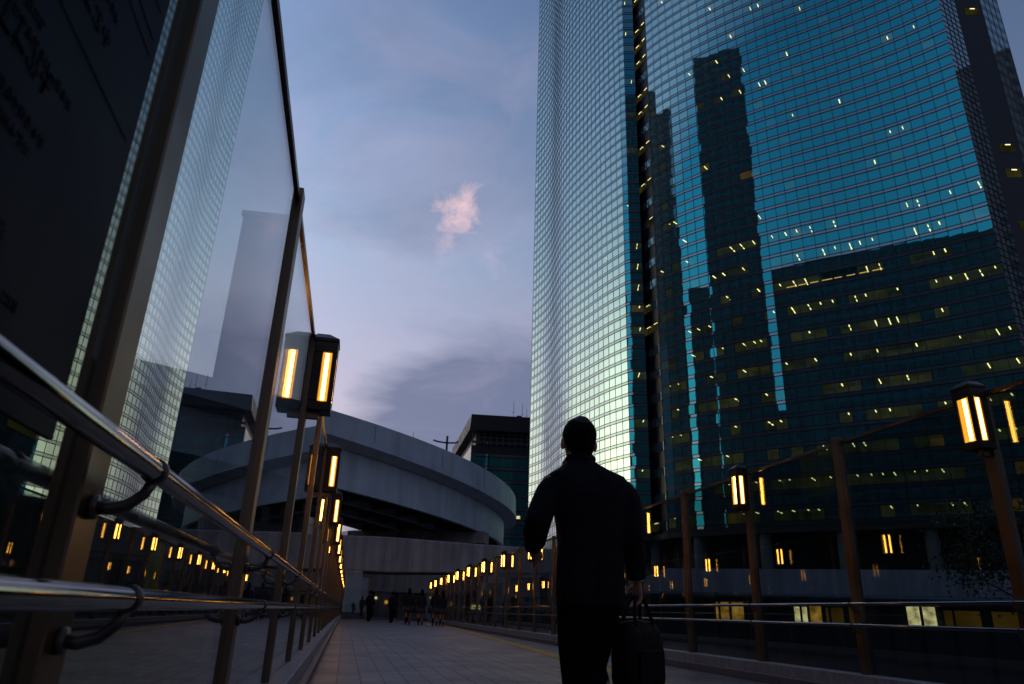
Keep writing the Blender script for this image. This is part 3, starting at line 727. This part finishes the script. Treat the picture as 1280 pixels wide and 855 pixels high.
# ------------------------------------------------------------------ surroundings seen through or mirrored in the glass
def plain_building(name, loc, rz, w, d, h, label, wallm, winm, rows, cols, litf=0, pad=.6, extra=None, g=None):
    root = empty(name, loc, rz)
    m = MB(); m.box((-w/2, -d/2, 0), (w/2, d/2, h)); m.build('wall', wallm, root)
    m = MB(); ml = MB(); rn = random.Random(int(w*7+h))
    ch = h/rows
    for fx, (L_, ax) in enumerate(((w, 0), (w, 1), (d, 2), (d, 3))):
        cw = L_/cols
        for r in range(rows):
            for c in range(cols):
                u0, u1 = -L_/2+c*cw+cw*.12, -L_/2+(c+1)*cw-cw*.12; z0, z1 = r*ch+ch*.28, (r+1)*ch-ch*.12
                tgt = ml if rn.random() < litf else m
                if ax == 0: tgt.quad((u0, -d/2-.03, z0), (u1, -d/2-.03, z0), (u1, -d/2-.03, z1), (u0, -d/2-.03, z1))
                if ax == 1: tgt.quad((u0, d/2+.03, z0), (u1, d/2+.03, z0), (u1, d/2+.03, z1), (u0, d/2+.03, z1))
                if ax == 2: tgt.quad((-w/2-.03, u0, z0), (-w/2-.03, u1, z0), (-w/2-.03, u1, z1), (-w/2-.03, u0, z1))
                if ax == 3: tgt.quad((w/2+.03, u0, z0), (w/2+.03, u1, z0), (w/2+.03, u1, z1), (w/2+.03, u0, z1))
    o = m.build('window', winm, root); o['kind'] = 'stuff'
    if ml.f: o = ml.build('lit_window', M['room'], root); o['kind'] = 'stuff'
    m = MB(); m.box((-w/2-.3, -d/2-.3, h), (w/2+.3, d/2+.3, h+.9)); m.build('roof', wallm, root)
    tag(root, label, 'building', g); return root
plain_building('pale_highrise', (-21.2, 126, -6.5), R(-4), 8.6, 9, 74, 'high-rise with painted-on haze seen through the fence glass beside the mirrored tower', M['bldg_haze'], M['bldg_haze'], 18, 4)
plain_building('dark_highrise', (-125.6, 26, -6.5), R(-68), 56, 26, 262, 'dark slender high-rise mirrored in the tower glass as a tall black stripe', M['farw'], M['farg'], 60, 12, .02)
plain_building('dark_block', (-146, 100.5, -6.5), 0, 30, 16, 172, 'dark narrow tower mirrored beside the recess of the glass tower', M['farw'], M['farg'], 50, 8, .02)
plain_building('dark_block', (-146, 131, -6.5), 0, 30, 44, 238, 'tallest dark tower mirrored at the left edge of the main face', M['farw'], M['farg'], 60, 10, .02)
plain_building('dark_midrise', (-146, 76, -6.5), R(5), 20, 26, 144, 'dark mid-rise mirrored between the black stripe and the recess', M['farw'], M['farg'], 34, 8, .03)
wd = plain_building('wide_dark_block', (-100, -52, -6.5), R(-48), 86, 26, 153, 'wide dark block mirrored across the lower storeys of the tower', M['farw'], M['farg'], 34, 20, .02)
plain_building('low_dark_block', (-120, -8, -6.5), R(-60), 30, 20, 86, 'lower dark block mirrored at the foot of the bright stripe', M['farw'], M['farg'], 20, 8, .03)
plain_building('dark_block', (-128, 174, -6.5), R(-28), 26, 40, 250, 'dark tower mirrored beside the first columns of the main face', M['farw'], M['farg'], 60, 10, .02)
plain_building('tall_dark_block', (19, -36, -6.5), 0, 22, 30, 215, 'tall dark block behind the camera, mirrored in the narrow corner facet', M['farw'], M['farg'], 50, 10, .02)
plain_building('eastern_block', (196, 46, -6.5), 0, 36, 64, 155, 'dark block beyond the frame edge, mirrored in the end fins of the tower', M['farw'], M['farg'], 36, 10, .02)
plain_building('glow_blocker', (-24, 106, -6.5), 0, 34, 16, 20, 'added block hiding the horizon glow under the curved road deck behind the fence glass', M['conc_b'], M['dark'], 5, 8, .03)  # added block: keeps low sky glow from showing under the road deck
plain_building('sky_blocking_slab', (-42, 57, -6.5), 0, 38, 20, 85, 'dark slab added behind the fence glass to block bright sky, left of the hazy high-rise', M['dark'], M['farg'], 22, 10, .01)  # added slab: blocks the bright sky behind the fence glass
# long dark block along the far side of the fence
plain_building('long_dark_depot', (-22, 22, -6.5), 0, 14, 132, 18.5, 'long low dark building behind the fence glass close to the camera', M['dark2'], M['dark2'], 3, 24, .02)

# trees beyond the far fence
def tree(x, y, h, seed, label):
    rn = random.Random(seed); root = empty('street_tree', (x, y, -6.5))
    tk = MB(); tk.tube([(0, 0, 0), (.1, 0, h*.3), (0, .1, h*.6), (.1, .1, h*.85)], [.2, .15, .1, .03], 8)
    tips = []
    for k in range(9):
        a = rn.uniform(0, 2*pi); z = h*(rn.uniform(.4, .75) if h < 10 else rn.uniform(.62, .82)); L_ = h*rn.uniform(.15, .28); e_ = (cos(a)*L_, sin(a)*L_, z+L_*rn.uniform(.4, .9))
        tk.tube([(0, 0, z), (e_[0]*.5, e_[1]*.5, (z+e_[2])/2), e_], [.06, .04, .015], 6); tips.append(e_)
    tk.build('trunk', M['bark'], root, smooth=True)
    cr = MB()
    for e_ in tips+[(0, 0, h*.85), (0, .2, h*.7)]:
        for k in range(520):
            p = Vector(e_)+Vector((rn.gauss(0, 1), rn.gauss(0, 1), rn.gauss(0, .8)))*h*.055
            u = Vector((rn.gauss(0, 1), rn.gauss(0, 1), rn.gauss(0, 1))).normalized(); v = u.cross(Vector((rn.gauss(0, 1), rn.gauss(0, 1), rn.gauss(0, 1)))).normalized(); s = rn.uniform(.06, .12)
            cr.add([p-u*s, p-v*s*.5, p+u*s, p+v*s*.5], [(0, 1, 2, 3)])
    cr.build('crown', M['leaf'], root); tag(root, label, 'tree', 'street trees beyond the fence')
tree(9.6, 41, 8.2, 1, 'small dark tree beyond the fence, just beside the group of walkers')
tree(11.5, 37, 8.0, 2, 'small dark tree beyond the fence, nearer the man than the other one')
tree(27.6, 24.6, 12.0, 3, 'dark tree behind the lamp post at the frame edge, beyond the fence')

# ground
g = MB(); g.box((-1500, -1500, -6.9), (1500, 1500, -6.5)); struct(g.build('ground', M['asphalt']))

# ------------------------------------------------------------------ people
def ring(c, rx, ry, n=24, p=2.4, tilt=None):
    out = []
    for j in range(n):
        a = 2*pi*j/n; ca_, sa_ = cos(a), sin(a)
        x = abs(ca_)**(2/p)*(1 if ca_ > 0 else -1)*rx; y = abs(sa_)**(2/p)*(1 if sa_ > 0 else -1)*ry
        out.append((c[0]+x, c[1]+y, c[2]))
    return out
def hand(mb, wrist, direc, side, curl=.5, sc=1., up_=None):
    "palm and five bent fingers. direc: from wrist to knuckles; side: towards the thumb"
    w = Vector(wrist); d = Vector(direc).normalized(); s = Vector(side); s = (s-d*s.dot(d)).normalized(); nrm = d.cross(s).normalized()
    if up_ is not None and nrm.dot(Vector(up_)) < 0: nrm = -nrm
    L_ = .085*sc
    rings = []
    for t, wd, th in ((-.01, .026, .020), (.25, .034, .016), (.6, .040, .014), (1.0, .040, .012)):
        c = w+d*L_*t; rings.append([c+s*cos(2*pi*j/12)*wd*sc+nrm*sin(2*pi*j/12)*th*sc for j in range(12)])
    mb.loft(rings)
    for k, (off, ln) in enumerate(((.030, .068), (.010, .078), (-.010, .072), (-.029, .056))):
        b0 = w+d*L_*.9+s*off*sc; ln *= sc
        d1 = (d-nrm*curl*.5).normalized(); d2_ = (d-nrm*curl*1.3).normalized(); d3 = (d*.6-nrm*curl*2.0).normalized()
        p1 = b0+d1*ln*.42; p2 = p1+d2_*ln*.33; p3 = p2+d3*ln*.27
        mb.tube([b0-d*.02, b0, p1, p2, p3], [.0085*sc, .0092*sc, .0085*sc, .0078*sc, .006*sc], 8)
    t0 = w+d*L_*.25+s*.026*sc; t1 = t0+(s*.7+d*.6-nrm*curl*.5).normalized()*.036*sc; t2 = t1+(d*.9+s*.2-nrm*curl*.6).normalized()*.034*sc
    mb.tube([t0-s*.012, t0, t1, t2], [.013*sc, .012*sc, .010*sc, .007*sc], 8)

# --- the walking man
mx, my = 1.12, 3.54
man = MB()
hc = Vector((1.122, 3.56, 1.573))
man.ell(hc+Vector((0, 0, .024)), (.081, .098, .095), 24, 16); man.ell(hc+Vector((0, .01, -.03)), (.070, .085, .088), 24, 14)
man.ell(hc+Vector((0, .045, -.055)), (.058, .055, .065), 16, 10)          # jaw
man.tube([hc+Vector((0, .092, .01)), hc+Vector((0, .112, -.02)), hc+Vector((0, .100, -.03))], [.008, .013, .012], 8)   # nose
man.tube([hc+Vector((-.022, .092, -.058)), hc+Vector((0, .100, -.057)), hc+Vector((.022, .092, -.058))], .006, 6)      # lips
for s_ in (-1, 1): man.ell(hc+Vector((s_*.088, .0, -.022)), (.013, .020, .034), 10, 8, Matrix.Rotation(s_*.25, 3, 'Z'))
man.tube([(1.125, 3.545, 1.40), (1.123, 3.548, 1.48), (1.122, 3.553, 1.54)], [.064, .056, .056], 16)
man.loft([ring((1.171, 3.55, z), a, b) for z, a, b in ((.80, .145, .10), (1.0, .135, .09), (1.2, .155, .10), (1.36, .17, .09), (1.43, .08, .06))])
LSH, LEL, LWR = (.975, 3.54, 1.355), (.893, 3.50, 1.105), (.925, 3.73, 1.035)
RSH, REL, RWR = (1.365, 3.54, 1.345), (1.392, 3.50, 1.10), (1.425, 3.56, .885)
man.tube([LSH, LEL, LWR], [.05, .042, .028], 12); man.tube([RSH, REL, RWR], [.05, .042, .028], 12)
man.tube([(1.10, 3.54, .88), (1.115, 3.62, .47), (1.12, 3.50, .09)], [.085, .055, .04], 12)
man.tube([(1.24, 3.54, .88), (1.20, 3.56, .47), (1.20, 3.26, .17)], [.085, .055, .04], 12)
hand(man, (.929, 3.745, 1.03), (.42, .5, -.55), (.55, .1, .75), .75, 1.0)
hand(man, (1.428, 3.56, .875), (.05, .05, -1), (-.2, 1, 0), 1.1, 1.0)
person = man.build('person', M['skin']); remesh(person, .0052, 5)
tag(person, 'balding man in a black suit seen from behind, walking with a bag in one hand', 'person')
# hair: cap that leaves the crown thin
hm = MB()
hm.ell(hc+Vector((0, -.012, .026)), (.0905, .104, .099), 28, 18); 
hm.ell(hc+Vector((0, -.028, -.035)), (.071, .080, .080), 20, 12)
ho = hm.build('hair', M['hair'], person); remesh(ho, .006, 3)
# cut the lower front away from the hair so the face, ears and nape show
me = ho.data
cm = MB()
bm = bmesh.new(); bm.from_mesh(me)
for f_ in list(bm.faces):
    c = f_.calc_center_median()-hc
    if c.z < (-.088 if c.y < -.045 else -.040-.5*max(0, -c.y)) or (c.y > .035 and c.z < .065) or (c.z < -.01 and c.y > -.005): bm.faces.remove(f_)
bm.to_mesh(me); bm.free()
ho.modifiers.clear(); so = ho.modifiers.new('solid', 'SOLIDIFY'); so.thickness = .006; so.offset = -1; me.polygons.foreach_set('use_smooth', [True]*len(me.polygons))
crn = MB(); crn.ell(hc+Vector((0, -.036, .050)), (.062, .068, .0775), 20, 12, Matrix.Rotation(.35, 3, 'X')); crn.build('bald_crown', mat('thin_crown', (.030, .015, .012), .6, 0, (90, .4)), person, smooth=True)
# jacket
jk = MB()
jk.loft([ring((c, y_, z), a, b, 32, pw) for c, y_, z, a, b, pw in (
    (1.170, 3.53, .745, .168, .128, 2.6), (1.170, 3.53, .80, .170, .130, 2.6), (1.172, 3.535, .90, .169, .130, 2.5), (1.176, 3.54, 1.0, .166, .122, 2.5),
    (1.178, 3.54, 1.10, .176, .122, 2.5), (1.174, 3.54, 1.20, .186, .124, 2.6), (1.170, 3.54, 1.29, .204, .123, 2.6), (1.168, 3.545, 1.350, .214, .112, 2.8),
    (1.160, 3.55, 1.386, .202, .102, 3.0), (1.145, 3.55, 1.420, .135, .088, 2.3), (1.132, 3.552, 1.448, .090, .078, 2.2), (1.126, 3.553, 1.466, .072, .074, 2.1))])
jk.tube([(1.02, 3.54, 1.345), (.985, 3.54, 1.330), (.957, 3.535, 1.285), (.920, 3.52, 1.21), (.888, 3.50, 1.130), (.884, 3.52, 1.090), (.902, 3.60, 1.055), (.918, 3.70, 1.038)], [.05, .064, .071, .068, .068, .066, .058, .050], 18)
jk.tube([(1.32, 3.54, 1.338), (1.355, 3.54, 1.322), (1.382, 3.535, 1.275), (1.390, 3.52, 1.20), (1.386, 3.50, 1.11), (1.398, 3.51, 1.02), (1.415, 3.54, .93), (1.422, 3.55, .885)], [.05, .062, .068, .063, .060, .056, .051, .049], 18)
jo = jk.build('jacket', M['suit'], person); remesh(jo, .0075, 10)
# vent, centre seam and collar
cl = MB(); cl.tube([(1.054, 3.60, 1.452), (1.058, 3.53, 1.470), (1.125, 3.475, 1.478), (1.192, 3.53, 1.472), (1.196, 3.60, 1.452)], [.012, .014, .015, .014, .012], 10, flat=1.6); cl.build('jacket_collar', M['suit'], jo, smooth=True)
vt = MB(); vt.box((1.168, 3.396, .742), (1.1705, 3.402, .97)); vt.build('jacket_vent', M['trouser'], jo)
sc2 = MB(); sc2.tube([(1.066, 3.60, 1.472), (1.066, 3.535, 1.486), (1.125, 3.484, 1.493), (1.186, 3.535, 1.487), (1.186, 3.60, 1.472)], .010, 10, flat=1.5); sc2.build('shirt_collar', M['shirt'], person, smooth=True)
for c, d in (((.920, 3.712, 1.035), (.06, .35, -.10)), ((1.424, 3.553, .882), (.02, .04, -.35))):
    d = Vector(d).normalized(); cf = MB(); cf.tube([Vector(c)-d*.01, Vector(c)+d*.006], .034, 14); cf.build('shirt_cuff', M['shirt'], person, smooth=True)
# trousers
tm = MB()
tm.loft([ring((1.172, 3.54, z), a, b, 24, 2.5) for z, a, b in ((.72, .155, .118), (.80, .162, .122), (.90, .158, .115), (.98, .15, .10))])
tm.tube([(1.105, 3.54, .86), (1.110, 3.56, .72), (1.112, 3.60, .58), (1.120, 3.615, .47), (1.122, 3.58, .34), (1.120, 3.52, .16), (1.12, 3.50, .07)], [.105, .098, .084, .074, .068, .066, .070], 18)
tm.tube([(1.235, 3.54, .86), (1.225, 3.55, .72), (1.205, 3.56, .58), (1.185, 3.56, .47), (1.19, 3.46, .34), (1.195, 3.30, .20), (1.195, 3.25, .15)], [.105, .096, .082, .070, .066, .064, .068], 18)
to = tm.build('trousers', M['trouser'], person); remesh(to, .008, 6)
for (x, y_, z, rx) in ((1.12, 3.55, .048, 0), (1.20, 3.24, .11, R(-38))):
    sh = MB(); rot = Matrix.Rotation(rx, 3, 'X')
    rg = []
    for t_, w_, h_ in ((-.11, .03, .03), (-.07, .038, .042), (0, .042, .040), (.08, .048, .030), (.14, .044, .024), (.18, .022, .016)):
        rg.append([Vector((x, y_, z))+rot @ Vector((cos(2*pi*j/14)*w_, t_, -.045+h_+sin(2*pi*j/14)*h_)) for j in range(14)])
    sh.loft(rg); sh.build('shoe', M['leather'], person, smooth=True)

# --- his bag
bag = empty('briefcase', (1.425, 3.56, .36), R(38)); 
bb = MB()
def rr(w, d, z, p=5): return ring((0, 0, z), w, d, 28, p)
bb.loft([rr(.150, .048, .018), rr(.166, .062, .028), rr(.172, .070, .07), rr(.172, .070, .16), rr(.166, .064, .24), rr(.156, .054, .285), rr(.135, .040, .312), rr(.115, .028, .325)])
bo = bb.build('bag_body', M['leather'], bag, smooth=True)
pk = MB(); pk.loft([[(x_, -.066-dy, z_) for x_, z_ in ((-.115, .05), (.115, .05), (.115, .20), (-.115, .20))] for dy in (0, .014)]); po = pk.build('front_pocket', M['leather'], bag); bevel(po, .006, 2)
zp = MB(); zp.tube([(-.125, 0, .322), (0, 0, .331), (.125, 0, .322)], .005, 6); zp.build('zip', M['cast'], bag, smooth=True)
for sy in (-1, 1):
    hd = MB(); pts = []
    for k in range(11):
        t_ = k/10; a_ = pi*t_; pts.append((-.085*cos(a_), sy*(.045-.035*sin(a_)), .24+.205*sin(a_)**.7 if 0 < t_ < 1 else .22))
    hd.tube(pts, .0095, 8); hd.build('handle', M['leather'], bag, smooth=True)
tag(bag, 'soft black briefcase with two loop handles hanging from the man\'s hand', 'bag')

# --- the walkers far ahead
def walker(x, y, h, style, label, face=0, sep=.10, bagside=0, group='walkers at the far end of the footbridge'):
    h *= 1.06; k = h/1.7; root = None
    b = MB()
    b.ell((0, 0, 1.585*k), (.078*k, .092*k, .115*k), 14, 10)
    b.tube([(0, 0, 1.40*k), (0, 0, 1.52*k)], .052*k, 10)
    b.tube([(0, .085*k, 1.60*k), (0, .105*k, 1.565*k)], [.008, .013], 6)
    b.loft([ring((0, 0, z*k), a*k, c*k, 16) for z, a, c in ((.84, .15, .10), (1.0, .13, .09), (1.2, .15, .10), (1.36, .17, .09), (1.42, .08, .06))])
    for s_ in (-1, 1):
        b.tube([(s_*.17*k, 0, 1.35*k), (s_*.21*k, -.02*s_, 1.1*k), (s_*.20*k, .05, .87*k)], [.046*k, .040*k, .028*k], 8)
        hand(b, (s_*.20*k, .055, .86*k), (0, .1, -1), (0, 1, .1), .5, k)
        b.tube([(s_*.085*k, 0, .86*k), (s_*sep*.9*k, .05*s_, .46*k), (s_*sep*k, -.03+.10*s_, .09*k)], [.082*k, .056*k, .040*k], 10)
        b.tube([(s_*sep*k, -.04+.10*s_, .05*k), (s_*sep*k, .14+.10*s_, .035*k)], [.036*k, .026*k], 8)
    o = b.build('person', M['skin']); remesh(o, .012, 2); o.location = (x, y, 0); o.rotation_euler = (0, 0, face)
    tag(o, label, 'person', group)
    j = MB(); hem = .82 if style != 'coat' else .62
    j.loft([ring((0, 0, z*k), a*k, c*k, 18) for z, a, c in ((hem, .185, .14), (1.0, .165, .12), (1.2, .185, .125), (1.34, .195, .12), (1.41, .12, .085), (1.46, .07, .065))])
    for s_ in (-1, 1): j.tube([(s_*.175*k, 0, 1.34*k), (s_*.22*k, -.02*s_, 1.1*k), (s_*.205*k, .05, .90*k)], [.064*k, .060*k, .050*k], 10)
    remesh(j.build('jacket', M['navy'] if style == 'skirt' else M['suit'], o), .014, 3)
    hmesh = MB(); hmesh.ell((0, -.015*k, 1.60*k), (.088*k, .105*k, .125*k), 14, 10)
    if style == 'skirt': hmesh.loft([ring((0, -.05*k, z*k), a*k, c*k, 12) for z, a, c in ((1.33, .06, .03), (1.45, .085, .055), (1.6, .085, .07))])
    hp = hmesh.build('hair', M['hair'], o, smooth=True)
    bm = bmesh.new(); bm.from_mesh(hp.data)
    for f_ in list(bm.faces):
        c = f_.calc_center_median()
        if c.y > .03*k and c.z < 1.66*k: bm.faces.remove(f_)
    bm.to_mesh(hp.data); bm.free()
    if style == 'skirt':
        q = MB(); q.loft([ring((0, 0, z*k), a*k, c*k, 22, 2.1) for z, a, c in ((.56, .235, .19), (.70, .205, .165), (.90, .155, .115))]); q.build('skirt', M['grey'], o, smooth=True)
        for s_ in (-1, 1):
            q = MB(); q.tube([(s_*sep*.97*k, -.03+.10*s_, .34*k), (s_*sep*k, -.03+.10*s_, .10*k)], [.052*k, .044*k], 10); q.build('sock', M['leather'], o, smooth=True)
    else:
        q = MB()
        for s_ in (-1, 1): q.tube([(s_*.085*k, 0, .90*k), (s_*sep*.9*k, .05*s_, .46*k), (s_*sep*k, -.03+.10*s_, .07*k)], [.10*k, .078*k, .068*k], 12)
        remesh(q.build('trousers', M['trouser'], o), .014, 2)
    for s_ in (-1, 1):
        q = MB(); q.ell((s_*sep*k, .05+.10*s_, .042*k), (.047*k, .14*k, .04*k), 10, 8); q.build('shoe', M['leather'], o, smooth=True)
    if bagside:
        bg = empty('shoulder_bag' if style == 'skirt' else 'handbag', (x+bagside*.30*k, y, .55*k)); q = MB(); q.loft([rr(.05, .15, 0, 4), rr(.06, .17, .10, 4), rr(.05, .15, .26, 4), rr(.03, .12, .30, 4)]); q.build('bag_body', M['navy'], bg, smooth=True)
        q = MB(); q.tube([(0, -.10, .27), (-bagside*.03, -.04, .52), (-bagside*.03, .04, .52), (0, .10, .27)], .010, 6); q.build('strap', M['leather'], bg, smooth=True)
        tag(bg, ('dark bag carried by the %s' % label.split(',')[0].replace('walking ', '').replace(' in the middle of the girls', ' between the others').replace(' at the centre of the pair by the far fence', ' in the pair')), 'bag')
walker(3.30, 40.5, 1.70, 'skirt', 'long-haired schoolgirl walking a little apart from the other girls', bagside=1)
walker(3.92, 40.0, 1.66, 'skirt', 'schoolgirl in the middle of the girls', .05, bagside=-1)
walker(4.62, 39.5, 1.72, 'skirt', 'tallest schoolgirl at the centre of the pair by the far fence', -.05, bagside=-1)
walker(4.95, 39.3, 1.62, 'skirt', 'schoolgirl closest to the far fence, partly behind the tallest girl', .1)
walker(2.62, 43.5, 1.58, 'suit', 'person in dark clothes walking alone next to the girls', .1, .06, bagside=1)
walker(1.45, 46.5, 1.66, 'suit', 'person in dark clothes standing near the lit pillar at the end of the walkway', 0, .05)
walker(3.72, 46.5, 1.60, 'suit', 'small figure in dark trousers half hidden between the girls', .2, .06)
walker(1.95, 58.0, 1.65, 'coat', 'faint figure in a coat beyond the walkway end, before the lit signs', .5)

# ------------------------------------------------------------------ light
W = bpy.data.worlds.new('World'); S.world = W; W.use_nodes = True; nt = W.node_tree; nt.nodes.clear(); L = nt.links.new
SUN_AZ = -60.0
def nd(t, **k):
    n = nt.nodes.new('ShaderNode'+t)
    for a, b in k.items(): setattr(n, a, b)
    return n
def mth(op, a, b=None, c=None, clamp=False):
    n = nd('Math', operation=op); n.use_clamp = clamp
    for i, v in enumerate((a, b, c)):
        if v is None: continue
        if isinstance(v, (int, float)): n.inputs[i].default_value = v
        else: L(v, n.inputs[i])
    return n.outputs[0]
def mixc(f, a, b, mode='MIX'):
    n = nd('MixRGB', blend_type=mode)
    for i, v in enumerate((f, a, b)):
        if isinstance(v, (int, float)): n.inputs[i].default_value = v
        elif isinstance(v, tuple): n.inputs[i].default_value = (*v, 1)
        else: L(v, n.inputs[i])
    return n.outputs[0]
def ramp(f, stops):
    n = nd('ValToRGB'); e = n.color_ramp.elements
    e[0].position, e[0].color = stops[0][0], (*stops[0][1], 1); e[1].position, e[1].color = stops[-1][0], (*stops[-1][1], 1)
    for p, c in stops[1:-1]: k = e.new(p); k.color = (*c, 1)
    L(f, n.inputs[0]); return n.outputs[0]
tc = nd('TexCoord'); sp = nd('SeparateXYZ'); L(tc.outputs['Generated'], sp.inputs[0])
X, Y, Z = sp.outputs
sky = nd('TexSky', sky_type='NISHITA'); sky.sun_disc = False; sky.sun_elevation = R(1.0); sky.sun_rotation = R(SUN_AZ); sky.air_density = 1.4; sky.dust_density = 1.5; sky.ozone_density = 4
elev = mth('ARCSINE', Z)                                    # radians
en_ = mth('DIVIDE', elev, 1.5708)
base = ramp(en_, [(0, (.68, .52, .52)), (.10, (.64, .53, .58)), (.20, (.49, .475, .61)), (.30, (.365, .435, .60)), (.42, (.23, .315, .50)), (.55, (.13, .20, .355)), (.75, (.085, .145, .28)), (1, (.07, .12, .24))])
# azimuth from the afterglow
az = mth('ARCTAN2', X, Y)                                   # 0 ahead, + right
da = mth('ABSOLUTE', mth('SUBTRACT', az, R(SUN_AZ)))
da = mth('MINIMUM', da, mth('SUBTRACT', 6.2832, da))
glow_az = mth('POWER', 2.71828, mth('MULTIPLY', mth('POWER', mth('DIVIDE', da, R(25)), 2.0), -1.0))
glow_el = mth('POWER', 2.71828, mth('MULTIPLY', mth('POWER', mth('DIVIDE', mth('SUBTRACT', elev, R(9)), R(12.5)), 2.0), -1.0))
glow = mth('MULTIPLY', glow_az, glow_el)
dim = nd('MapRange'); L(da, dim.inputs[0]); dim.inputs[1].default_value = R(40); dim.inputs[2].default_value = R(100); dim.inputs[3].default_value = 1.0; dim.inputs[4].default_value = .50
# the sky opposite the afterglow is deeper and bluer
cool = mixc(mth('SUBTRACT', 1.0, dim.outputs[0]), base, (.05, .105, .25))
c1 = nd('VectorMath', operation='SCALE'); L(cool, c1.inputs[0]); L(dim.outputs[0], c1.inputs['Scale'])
# clouds
mp = nd('CombineXYZ'); zz = mth('ADD', mth('MAXIMUM', Z, 0), .16)
L(mth('DIVIDE', X, zz), mp.inputs[0]); L(mth('DIVIDE', Y, zz), mp.inputs[1]); L(Z, mp.inputs[2])
n1 = nd('TexNoise'); n1.inputs['Scale'].default_value = 1.15; n1.inputs['Detail'].default_value = 9; n1.inputs['Roughness'].default_value = .58; n1.inputs['Distortion'].default_value = .3; L(mp.outputs[0], n1.inputs['Vector'])
lowmask = nd('MapRange'); L(elev, lowmask.inputs[0]); lowmask.inputs[1].default_value = R(25); lowmask.inputs[2].default_value = R(14); lowmask.inputs[3].default_value = 0; lowmask.inputs[4].default_value = .80
azm = nd('MapRange'); L(az, azm.inputs[0]); azm.inputs[1].default_value = R(-3); azm.inputs[2].default_value = R(7); azm.inputs[3].default_value = 0.1; azm.inputs[4].default_value = 1
cl_ = nd('MapRange'); L(mth('ADD', n1.outputs['Fac'], mth('MULTIPLY', lowmask.outputs[0], azm.outputs[0])), cl_.inputs[0]); cl_.inputs[1].default_value = .58; cl_.inputs[2].default_value = .84
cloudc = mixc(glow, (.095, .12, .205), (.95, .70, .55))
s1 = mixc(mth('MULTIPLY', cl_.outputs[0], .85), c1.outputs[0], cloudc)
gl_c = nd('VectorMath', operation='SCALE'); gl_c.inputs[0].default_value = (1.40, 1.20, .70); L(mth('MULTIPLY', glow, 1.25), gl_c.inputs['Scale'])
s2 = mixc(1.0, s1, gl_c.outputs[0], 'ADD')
# small pink wisps high ahead
def wisp(s, azd, eld, ra, re, scale, amt, col):
    u = mth('DIVIDE', mth('SUBTRACT', az, R(azd)), R(ra)); v = mth('DIVIDE', mth('SUBTRACT', elev, R(eld)), R(re))
    m = mth('POWER', 2.71828, mth('MULTIPLY', mth('ADD', mth('MULTIPLY', u, u), mth('MULTIPLY', v, v)), -1.0))
    n = nd('TexNoise'); n.inputs['Scale'].default_value = scale; n.inputs['Detail'].default_value = 10; n.inputs['Roughness'].default_value = .66; n.inputs['Distortion'].default_value = .5; L(tc.outputs['Generated'], n.inputs['Vector'])
    k = nd('MapRange'); L(mth('ADD', mth('MULTIPLY', m, .34), n.outputs['Fac']), k.inputs[0]); k.inputs[1].default_value = .70; k.inputs[2].default_value = .98; k.inputs[4].default_value = amt
    return mixc(k.outputs[0], s, col)
n4 = nd('TexNoise'); n4.inputs['Scale'].default_value = 2.6; n4.inputs['Detail'].default_value = 10; n4.inputs['Roughness'].default_value = .6; n4.inputs['Distortion'].default_value = .8; L(mp.outputs[0], n4.inputs['Vector'])
k4 = nd('MapRange'); L(n4.outputs['Fac'], k4.inputs[0]); k4.inputs[1].default_value = .50; k4.inputs[2].default_value = .80; k4.inputs[4].default_value = .26
s2 = mixc(k4.outputs[0], s2, (.40, .34, .43))
s3 = wisp(s2, 6.4, 31.2, 2.6, 2.3, 17, .85, (.70, .46, .47))
s3 = wisp(s3, 5.4, 28.2, 1.5, 1.6, 24, .6, (.46, .35, .44))
s3 = wisp(s3, 9.6, 27.5, 2.0, 1.6, 30, .3, (.42, .36, .46))
ns = nd('VectorMath', operation='SCALE'); L(sky.outputs[0], ns.inputs[0]); ns.inputs['Scale'].default_value = .012
s4 = mixc(1.0, s3, ns.outputs[0], 'ADD')
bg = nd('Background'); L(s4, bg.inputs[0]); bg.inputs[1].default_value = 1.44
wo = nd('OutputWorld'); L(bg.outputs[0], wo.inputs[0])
W.cycles.sampling_method = 'MANUAL'; W.cycles.sample_map_resolution = 512
sl = bpy.data.lights.new('sun', 'SUN'); sl.energy = .05; sl.angle = R(10); sl.color = (1, .8, .6); so = bpy.data.objects.new('sun', sl); COL.objects.link(so)
so.rotation_euler = (R(88), 0, -R(SUN_AZ)+pi)

vs = S.view_settings; vs.view_transform = 'Standard'; vs.look = 'None'; vs.exposure = 0; vs.gamma = 1
S.render.engine = 'CYCLES'; cy = S.cycles
cy.max_bounces = 10; cy.transparent_max_bounces = 24; cy.glossy_bounces = 6; cy.diffuse_bounces = 3; cy.use_denoising = True
cy.sample_clamp_indirect = 4; cy.caustics_reflective = False; cy.blur_glossy = .3
